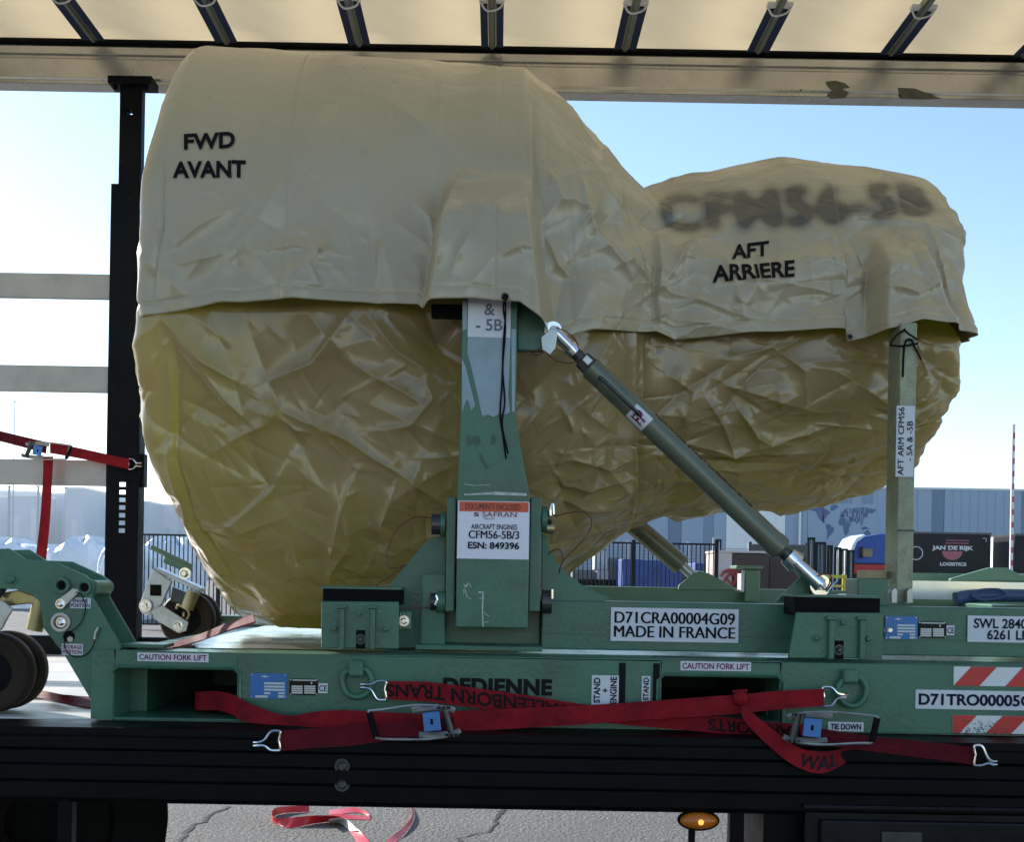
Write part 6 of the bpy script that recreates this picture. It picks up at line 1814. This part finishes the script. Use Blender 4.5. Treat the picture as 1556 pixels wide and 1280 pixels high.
def lumpy(name, px0, px1, py0, Y, depth, material, label, cat, seed, group=None, lum=.12, boxy=.5):
    """sheeted load: a boxy heap under wrinkled film, standing on the ground"""
    x0_, x1_ = bg_x(px0, Y), bg_x(px1, Y); zt_ = bg_z((px0 + px1) / 2, py0, Y)
    r = np.random.default_rng(seed)
    nu, nv = 40, 26
    vs_, fs_ = [], []
    w, h = x1_ - x0_, zt_
    ph = r.uniform(0, 6, 8)
    for i in range(nu + 1):
        for j in range(nv + 1):
            a = -math.pi / 2 + math.pi * j / nv; tt = 2 * math.pi * i / nu
            cx_, cy_ = math.copysign(abs(math.cos(tt)) ** boxy, math.cos(tt)), math.copysign(abs(math.sin(tt)) ** boxy, math.sin(tt))
            el = j / nv
            rr = (1 - el ** 5) ** .5 if el < 1 else 0.0
            z = h * (1 - (1 - el) ** 1.6) 
            wob = 1 + lum * (math.sin(3 * tt + ph[0]) * .3 + math.sin(7 * tt + el * 5 + ph[1]) * .25 + math.sin(13 * tt - el * 9 + ph[2]) * .15)
            vs_.append((x0_ + w / 2 + cx_ * w / 2 * rr * wob, Y + depth / 2 + cy_ * depth / 2 * rr * wob, max(0.004, z * (1 + lum * .6 * math.sin(2.2 * cx_ * 3 + ph[3]) * el))))
    for i in range(nu):
        for j in range(nv):
            a = i * (nv + 1) + j; fs_.append((a, a + nv + 1, a + nv + 2, a + 1))
    m = MB(); m.verts_faces(vs_, fs_); bmesh.ops.remove_doubles(m.bm, verts=m.bm.verts, dist=1e-4)
    o = m.build(name, material, None, smooth=True); return tag(o, label, cat, group)
g_ = 'film-wrapped loads stored behind the trailer'
lumpy('wrapped_load', -60, 48, 822, 46, 3, M['film_white'], 'white film-wrapped load at the far left edge of the yard', 'load', 1, g_)
lumpy('wrapped_load', 38, 100, 832, 52, 3, M['film_white'], 'white film-wrapped load behind the hanging red strap', 'load', 2, g_)
lumpy('wrapped_load', 66, 152, 820, 40, 2.6, M['film_white'], 'rounded white film-wrapped load just left of the black post', 'load', 3, g_)
lumpy('wrapped_load', 206, 292, 820, 42, 2.5, M['film_white'], 'white film-wrapped load behind the railing right of the black post', 'load', 4, g_)
lumpy('wrapped_load', 140, 212, 832, 37, 2.5, M['film_white'], 'small white film-wrapped load hidden behind the black post', 'load', 5, g_)
# railing behind the trailer
YR = 32.0
rail = empty('yard_railing', (bg_x(550, YR), YR, 0), 'long dark navy bar railing standing behind the wrapped engine', 'railing')
x0_, x1_ = bg_x(206, YR), bg_x(1088, YR); zt_ = bg_z(250, 811, YR)
bar = None; k = 0; x_ = x0_
while x_ < x1_:
    if bar is None:
        m = MB(); m.box((x_, YR, .15 + (zt_ - .2) / 2), (.026, .026, zt_ - .2)); bar = m.build('bar', M['fence'], rail)
        bx = x_
    else:
        c = bar.copy(); COL.objects.link(c); c.location.x = x_ - bx; c.parent = rail
    x_ += .116; k += 1
for zz in (.14, zt_ - .04): MB().span(x0_, x1_, YR - .02, YR + .02, zz - .025, zz + .025).build('rail', M['fence'], rail)
for k in range(8):
    xx = x0_ + (x1_ - x0_) * k / 7; MB().span(xx - .05, xx + .05, YR - .045, YR + .045, 0, zt_ + .05).build('rail_post', M['fence'], rail)
# wire mesh fence beyond it
YW = 60.0
wf = empty('wire_fence', (bg_x(1000, YW), YW, 0), 'tall grey wire mesh fence far behind the blue sheeted crates', 'fence')
zt_ = bg_z(1000, 832, YW)
x0_, x1_ = bg_x(860, YW), bg_x(1230, YW)
for k in range(9): 
    xx = x0_ + (x1_ - x0_) * k / 8; MB().span(xx - .05, xx + .05, YW - .05, YW + .05, 0, zt_ + .3).build('fence_post', M['pole'], wf)
m = MB()
for k in range(18): zz = .1 + (zt_ - .1) * k / 17; m.span(x0_, x1_, YW + .052, YW + .064, zz - .008, zz + .008)
for k in range(160): xx = x0_ + (x1_ - x0_) * k / 159; m.span(xx - .008, xx + .008, YW + .066, YW + .078, .1, zt_)
j = m.build('wire_mesh', M['mesh_grey'], wf); j['kind'] = 'stuff'
m = MB(); m.span(x0_, x1_, YW + .3, YW + .36, 0, zt_ * .62); m.build('privacy_screen', M['gate'], wf)
# crates
def crate(name, px0, px1, py0, Y, d, mt, label, cat, skids=True, end=None):
    x0_, x1_ = bg_x(px0, Y), bg_x(px1, Y); zt_ = bg_z((px0 + px1) / 2, py0, Y)
    rt = empty(name, ((x0_ + x1_) / 2, Y + d / 2, 0), label, cat)
    m = MB(); m.span(x0_, x1_, Y, Y + d, .14, zt_)
    bmesh.ops.subdivide_edges(m.bm, edges=m.bm.edges, cuts=7, use_grid_fill=True)
    rr = random.Random(int(px0))
    for v in m.bm.verts: v.co += Vector((rr.uniform(-1, 1), rr.uniform(-1, 1), rr.uniform(-1, 1))) * (.02 if mt is M['tarp_blue'] else 0)
    m.build('cover' if mt is M['tarp_blue'] else 'body', mt, rt, bevel=.02)
    for k in range(3):
        xx = x0_ + (x1_ - x0_) * (k + .5) / 3; MB().span(xx - .08, xx + .08, Y + .02, Y + d - .02, 0, .138).build('skid', M['brown'], rt)
    return rt, x0_, x1_, zt_
crate('sheeted_crate', 946, 1040, 851, 36, 2.2, M['tarp_blue'], 'large blue sheeted crate behind the dark railing', 'crate')
crate('sheeted_crate', 1057, 1096, 856, 41, 1.6, M['tarp_blue'], 'smaller blue sheeted crate beside the brown container', 'crate')
rt, x0_, x1_, zt_ = crate('brown_container', 1112, 1168, 842, 37, 2.0, M['brown'], 'brown transport container with left end coloured as sunlit and red hoses', 'container')
m = MB(); m.span(bg_x(1090, 37), x0_ - .01, 37 - .02, 39, .14, zt_ + .02); m.build('end_panel', M['sunlit_end'], rt)
m = MB(); m.span(bg_x(1090, 37) - .05, x1_ + .03, 36.95, 39.05, zt_ + .025, zt_ + .09); m.build('lid_edge', M['sunlit_end'], rt)
m = MB(); Yh = 36.9
for pth in ([(1095, 876), (1104, 868), (1113, 872), (1118, 882), (1112, 888), (1105, 880)], [(1098, 870), (1110, 866), (1120, 874), (1114, 890)], [(1100, 884), (1108, 874), (1122, 868)]): m.tube([W(x, y, Yh) for x, y in pth], .035, 6, 5)
m.build('hose', M['hose'], rt)
crate('brown_container', 1169, 1226, 845, 38, 2.0, M['brown'], 'dark brown transport container under the near strut end', 'container')
# palleted goods behind the railing
r_ = random.Random(9)
gl = ['dark stacked goods behind railing by the wrap edge', 'grey pale-topped goods stack behind the railing', 'narrow upright goods stack left of blue crate', 'low dark goods beside the blue crate']
for (a_, b_, t_, mt), lb in zip(((868, 905, 868, 'grey_plastic'), (905, 925, 838, 'pole'), (926, 944, 848, 'grey_plastic'), (880, 945, 880, 'fence')), gl):
    x0_, x1_ = bg_x(a_, 38), bg_x(b_, 38); rt = empty('goods_stack', ((x0_ + x1_) / 2, 38, 0), lb, 'goods'); n_ = 4; zt_ = bg_z((a_ + b_) / 2, t_, 38)
    for k in range(n_):
        o_ = r_.uniform(-.05, .05); MB().span(x0_ + o_, x1_ + o_ - .05, 38, 38.9, zt_ * k / n_ + .01, zt_ * (k + 1) / n_).build('bundle', M[mt], rt, bevel=.02)
m = MB(); q = W(872, 880, 37); m.lathe((q.x, 37, .0), (0, 0, 1), [(0, .28), (.05, .3), (1.0, .3), (1.25, .2), (1.4, .08)], 16); tag(m.build('gas_bottle', M['hose'], None, smooth=True), 'small red gas bottle by the railing at the wrap edge', 'bottle')
# lamp post with two arms
Yk = 55; x_ = bg_x(1083, Yk); rt = empty('yard_lamp', (x_, Yk, 0), 'thin yard lamp post with short arm above blue crates', 'lamp post')
m = MB(); m.cyl((x_, Yk, 0), (x_, Yk, bg_z(1083, 817, Yk)), .05, .04, 8); m.build('pole', M['pole'], rt)
zt_ = bg_z(1083, 817, Yk); m = MB(); m.tube([(x_, Yk, zt_ - .1), (x_ + .2, Yk, zt_ + .02), (x_ + .35, Yk, zt_ - .06)], .03, 6, 5); m.build('arm', M['pole'], rt)
x_ = bg_x(1094, Yk); rt = empty('yard_lamp', (x_, Yk, 0), 'dark square post right of the thin yard lamp', 'post')
m = MB(); m.span(x_ - .04, x_ + .04, Yk - .04, Yk + .04, 0, bg_z(1094, 820, Yk)); m.build('pole', M['fence'], rt); m = MB(); m.span(x_ - .25, x_ - .042, Yk - .03, Yk + .03, bg_z(1094, 822, Yk) - .04, bg_z(1094, 820, Yk)); m.build('arm', M['fence'], rt)
# banner on the fence
Yk = 50; x0_, x1_ = bg_x(1140, Yk), bg_x(1226, Yk); z0_, z1_ = bg_z(1185, 868, Yk), bg_z(1185, 828, Yk)
rt = empty('fence_banner', ((x0_ + x1_) / 2, Yk, 0), 'dark banner with pale bands on posts above the brown containers', 'banner')
m = MB(); m.span(x0_, x1_, Yk, Yk + .05, z0_, z1_); m.build('sheet', mat('banner_dark', (.03, .035, .04), .5), rt)
MB().span(x0_ + .1, x1_ - .1, Yk - .02, Yk - .001, z0_ + (z1_ - z0_) * .45, z0_ + (z1_ - z0_) * .72).build('pale_band', mat('banner_grey', (.11, .115, .12), .5), rt)
for xx in (x0_, x1_): MB().span(xx - .05, xx + .05, Yk + .06, Yk + .15, 0, z1_ + .1).build('banner_post', M['fence'], rt)
# tall dark gate panels, stepping back
gp = [(1226, 1238, 817, 30), (1238, 1255, 824, 31.5), (1256, 1265, 829, 33), (1267, 1278, 832, 34.5), (1278, 1288, 834, 36), (1288, 1298, 836, 37.5)]
rt = empty('gate', (bg_x(1260, 33), 33, 0), 'tall dark folding gate of mesh panels in front of the blue truck', 'gate')
for a_, b_, t_, Yk in gp:
    x0_, x1_ = bg_x(a_, Yk), bg_x(b_, Yk); zt_ = bg_z((a_ + b_) / 2, t_, Yk)
    m = MB(); m.span(x0_, x0_ + .05, Yk, Yk + .05, .05, zt_); m.span(x1_ - .05, x1_, Yk, Yk + .05, .05, zt_); m.span(x0_ + .05, x1_ - .05, Yk, Yk + .05, zt_ - .06, zt_); m.span(x0_ + .05, x1_ - .05, Yk, Yk + .05, .05, .12); m.span(x0_ + .05, x1_ - .05, Yk, Yk + .05, zt_ * .5, zt_ * .5 + .05)
    fr_ = m.build('gate_frame', M['gate'], rt)
    m = MB()
    nb = max(2, int((x1_ - x0_ - .1) / .034))
    for k in range(nb): xx = x0_ + .05 + (x1_ - x0_ - .1) * (k + .5) / nb; m.span(xx - .0125, xx + .0125, Yk + .02, Yk + .03, .12, zt_ - .06)
    j = m.build('gate_mesh', M['gate'], fr_); j['kind'] = 'stuff'
# yellow guard rail
Yk = 26; rt = empty('guard_rail', (bg_x(1268, Yk), Yk, 0), 'low yellow guard rail in front of the dark gate', 'guard rail')
x0_, x1_ = bg_x(1240, Yk), bg_x(1287, Yk)
for t_, b__ in ((874, 879), (889, 893)): MB().span(x0_, x1_, Yk, Yk + .05, bg_z(1265, b__, Yk), bg_z(1265, t_, Yk)).build('rail', M['yellow'], rt, bevel=.005)
for xx in (x0_ + .05, x1_ - .04): MB().span(xx - .04, xx + .04, Yk + .051, Yk + .11, 0, bg_z(1265, 873, Yk)).build('rail_post', M['yellow'], rt, bevel=.005)
# blue truck
Yk = 56.0; s_k = Yk / F
def tx(px): return bg_x(px, Yk)
def tz(py, px=1320): return bg_z(px, py, Yk)
rt = empty('truck_cab', (tx(1320), Yk, 0), 'blue lorry cab with red lower band half hidden behind the aft arm', 'lorry')
m = MB(); prof = [(1299, 862), (1297, 840), (1303, 823), (1316, 814), (1340, 811), (1372, 811), (1372, 857), (1299, 857)]
m.prism([Vector((tx(x), Yk, tz(y))) for x, y in [(1297, 857), (1297, 840), (1303, 824), (1316, 815), (1340, 811), (1372, 811), (1372, 857)]], 2.4); cb = m.build('body', M['truck_blue'], rt, bevel=.05)
m = MB(); m.prism([Vector((tx(x), Yk + .01, tz(y))) for x, y in [(1296, 858), (1372, 858), (1372, 872), (1296, 872)]], 2.38); m.build('red_band', M['truck_red'], rt, bevel=.03)
m = MB(); m.prism([Vector((tx(x), Yk + .06, tz(y))) for x, y in [(1291, 885), (1290, 848), (1294, 830), (1301, 818), (1314, 812), (1314, 816), (1302, 825), (1296.5, 842), (1296, 885)]], 2.3); m.build('front_panel', M['truck_white'], rt, bevel=.03)
m = MB(); m.prism([Vector((tx(x), Yk - .03, tz(y))) for x, y in [(1309, 847), (1309, 834), (1325, 834), (1325, 847)]], .029); w_ = m.build('side_window', M['glass'], rt, bevel=.02)
m = MB(); m.box((tx(1306), Yk - .15, tz(840)), (.18, .12, .55)); m.build('mirror', M['curtain_black'], rt, bevel=.03)
for px in (1312, 1352):
    m = MB(); m.lathe((tx(px), Yk - .02, .5), (0, 1, 0), [(0, .2), (0, .46), (.04, .5), (.3, .5), (.34, .46), (.34, .2)], 28); w_ = m.build('wheel', M['rubber'], rt, smooth=True)
m = MB(); m.span(tx(1297), tx(1372), Yk + .1, Yk + 2.2, .45, tz(872.5)); m.build('chassis', M['curtain_black'], rt)
# dark box lorries
def box_lorry(px0, px1, pt, pb, Yk, label, name='box_trailer'):
    x0_, x1_ = bg_x(px0, Yk), bg_x(px1, Yk); pc_ = (px0 + px1) / 2
    zt_, zb_ = bg_z(pc_, pt, Yk), bg_z(pc_, pb, Yk)
    rt = empty(name, ((x0_ + x1_) / 2, Yk, 0), label, 'lorry trailer')
    MB().span(x0_, x1_, Yk, Yk + 2.5, zb_, zt_).build('body', M['curtain_black'], rt, bevel=.04)
    MB().span(x0_ - .02, x1_ + .02, Yk - .03, Yk + 2.53, zt_ + .003, zt_ + .09).build('roof_edge', M['steel_dark'], rt)
    MB().span(x0_ + .05, x1_ - .05, Yk - .03, Yk - .002, zb_ - .12, zb_ - .02).build('side_skirt', M['slat'], rt)
    MB().span(x0_ + .1, x1_ - .1, Yk + .2, Yk + 2.3, .75, zb_ - .13).build('chassis', M['curtain_black'], rt)
    for f in (.16, .40, .78):
        m = MB(); m.lathe((x0_ + (x1_ - x0_) * f, Yk + .02, .5), (0, 1, 0), [(0, .2), (0, .46), (.04, .5), (.3, .5), (.34, .46), (.34, .2)], 26); m.build('wheel', M['rubber'], rt, smooth=True)
    return rt, x0_, x1_, zb_, zt_
Yk = 57.0
rt, x0_, x1_, zb_, zt_ = box_lorry(1374, 1505, 812, 872, Yk, 'black lorry trailer lettered JAN DE RIJK LOGISTICS with a rose disc')
def sgn_text(px0, py0, px1, py1, body, mt, Yk, bold=.04, sp=1.0):
    a_ = W((px0 + px1) / 2, (py0 + py1) / 2, Yk); letters('lettering', body, a_, (px1 - px0) * Yk / F, (py1 - py0) * Yk / F, mt, rt, bold=bold, spacing=sp, push=.03)
m = MB(); qc = W(1447, 838, Yk); R0 = 15.5 * Yk / F
vs_ = [(qc.x, Yk - .012, qc.z)] + [(qc.x + R0 * math.cos(t), Yk - .012, qc.z + R0 * .88 * math.sin(t)) for t in np.linspace(math.pi, 2 * math.pi, 25)]
m.verts_faces(vs_, [(0, i, i + 1) for i in range(1, 25)]); m.build('emblem_disc', M['sign_rose'], rt)
for k, (w0, w1) in enumerate(((1438, 1473), (1436, 1472), (1434, 1470))):
    m = MB(); py = 821 + 4.2 * k; m.pbox(w0, py, w1, py + 1.5, Yk - .012, .004); m.build('emblem_bar', M['sign_rose'], rt)
sgn_text(1416, 830, 1479, 838, 'JAN DE RIJK', M['sign_white'], Yk, .05)
sgn_text(1428, 855, 1468, 860.5, 'LOGISTICS', M['sign_white'], Yk, .05)
m = MB(); q = W(1392, 841, Yk)
for t in range(32):
    a0_, a1_ = 2 * math.pi * t / 32, 2 * math.pi * (t + 1) / 32; r0_, r1_ = 9.2 * Yk / F, 10.6 * Yk / F
    m.verts_faces([(q.x + r * math.cos(a_), Yk - .012, q.z + r * math.sin(a_)) for a_, r in ((a0_, r0_), (a0_, r1_), (a1_, r1_), (a1_, r0_))], [(0, 1, 2, 3)])
bmesh.ops.remove_doubles(m.bm, verts=m.bm.verts, dist=1e-4); m.build('round_emblem', M['sign_white'], rt)
for (cx_, cy_) in ((1498, 818),):
    m = MB(); m.pbox(cx_ - 5, cy_, cx_ + 1, cy_ + .9, Yk - .012, .004); m.pbox(cx_ + .1, cy_ + .95, cx_ + 1, cy_ + 6, Yk - .012, .004); m.build('corner_mark', M['sign_white'], rt)
box_lorry(1541, 1640, 815, 872, 56.0, 'black lorry trailer cut off by the right edge of the picture')
m = MB(); m.span(bg_x(1516, 60), bg_x(1540, 60), 60, 62.4, .5, bg_z(1528, 816, 60)); o = m.build('white_van', M['wall_white'], None, bevel=.08); tag(o, 'white box van body between the two black trailers', 'van')
# raised barrier boom
Yk = 40; x_ = bg_x(1536, Yk); z1_ = bg_z(1536, 645, Yk)
rt = empty('barrier_boom', (x_, Yk, 0), 'raised red and white barrier boom at the right edge', 'barrier')
MB().span(x_ - .05, x_ + .05, Yk - .03, Yk + .03, .9, z1_).build('boom', M['pole_white'], rt)
n_ = 14
for k in range(n_):
    zz = .95 + (z1_ - 1.0) * k / n_; MB().span(x_ - .02, x_ + .051, Yk - .034, Yk - .0305, zz, zz + (z1_ - 1) / n_ * .45).build('stripe', M['pole_red'], rt)
MB().span(x_ - .18, x_ + .18, Yk - .15, Yk + .15, 0, .895).build('housing', M['yellow'], rt, bevel=.02)

# ------------------------------------------------------------------ light haze over the yard
m = bpy.data.materials.new('air'); m.use_nodes = True
N, L = nodes_of(m); N.remove(N['Principled BSDF'])
v = N.new('ShaderNodeVolumePrincipled'); v.inputs['Color'].default_value = (0.86, 0.92, 1.0, 1); v.inputs['Density'].default_value = 0.00045; v.inputs['Anisotropy'].default_value = 0.80
L.new(v.outputs[0], N['Material Output'].inputs['Volume'])
b = MB(); b.span(-260, 300, -60, 300, -1.0, 24)
tag(b.build('haze', m), kind='stuff')
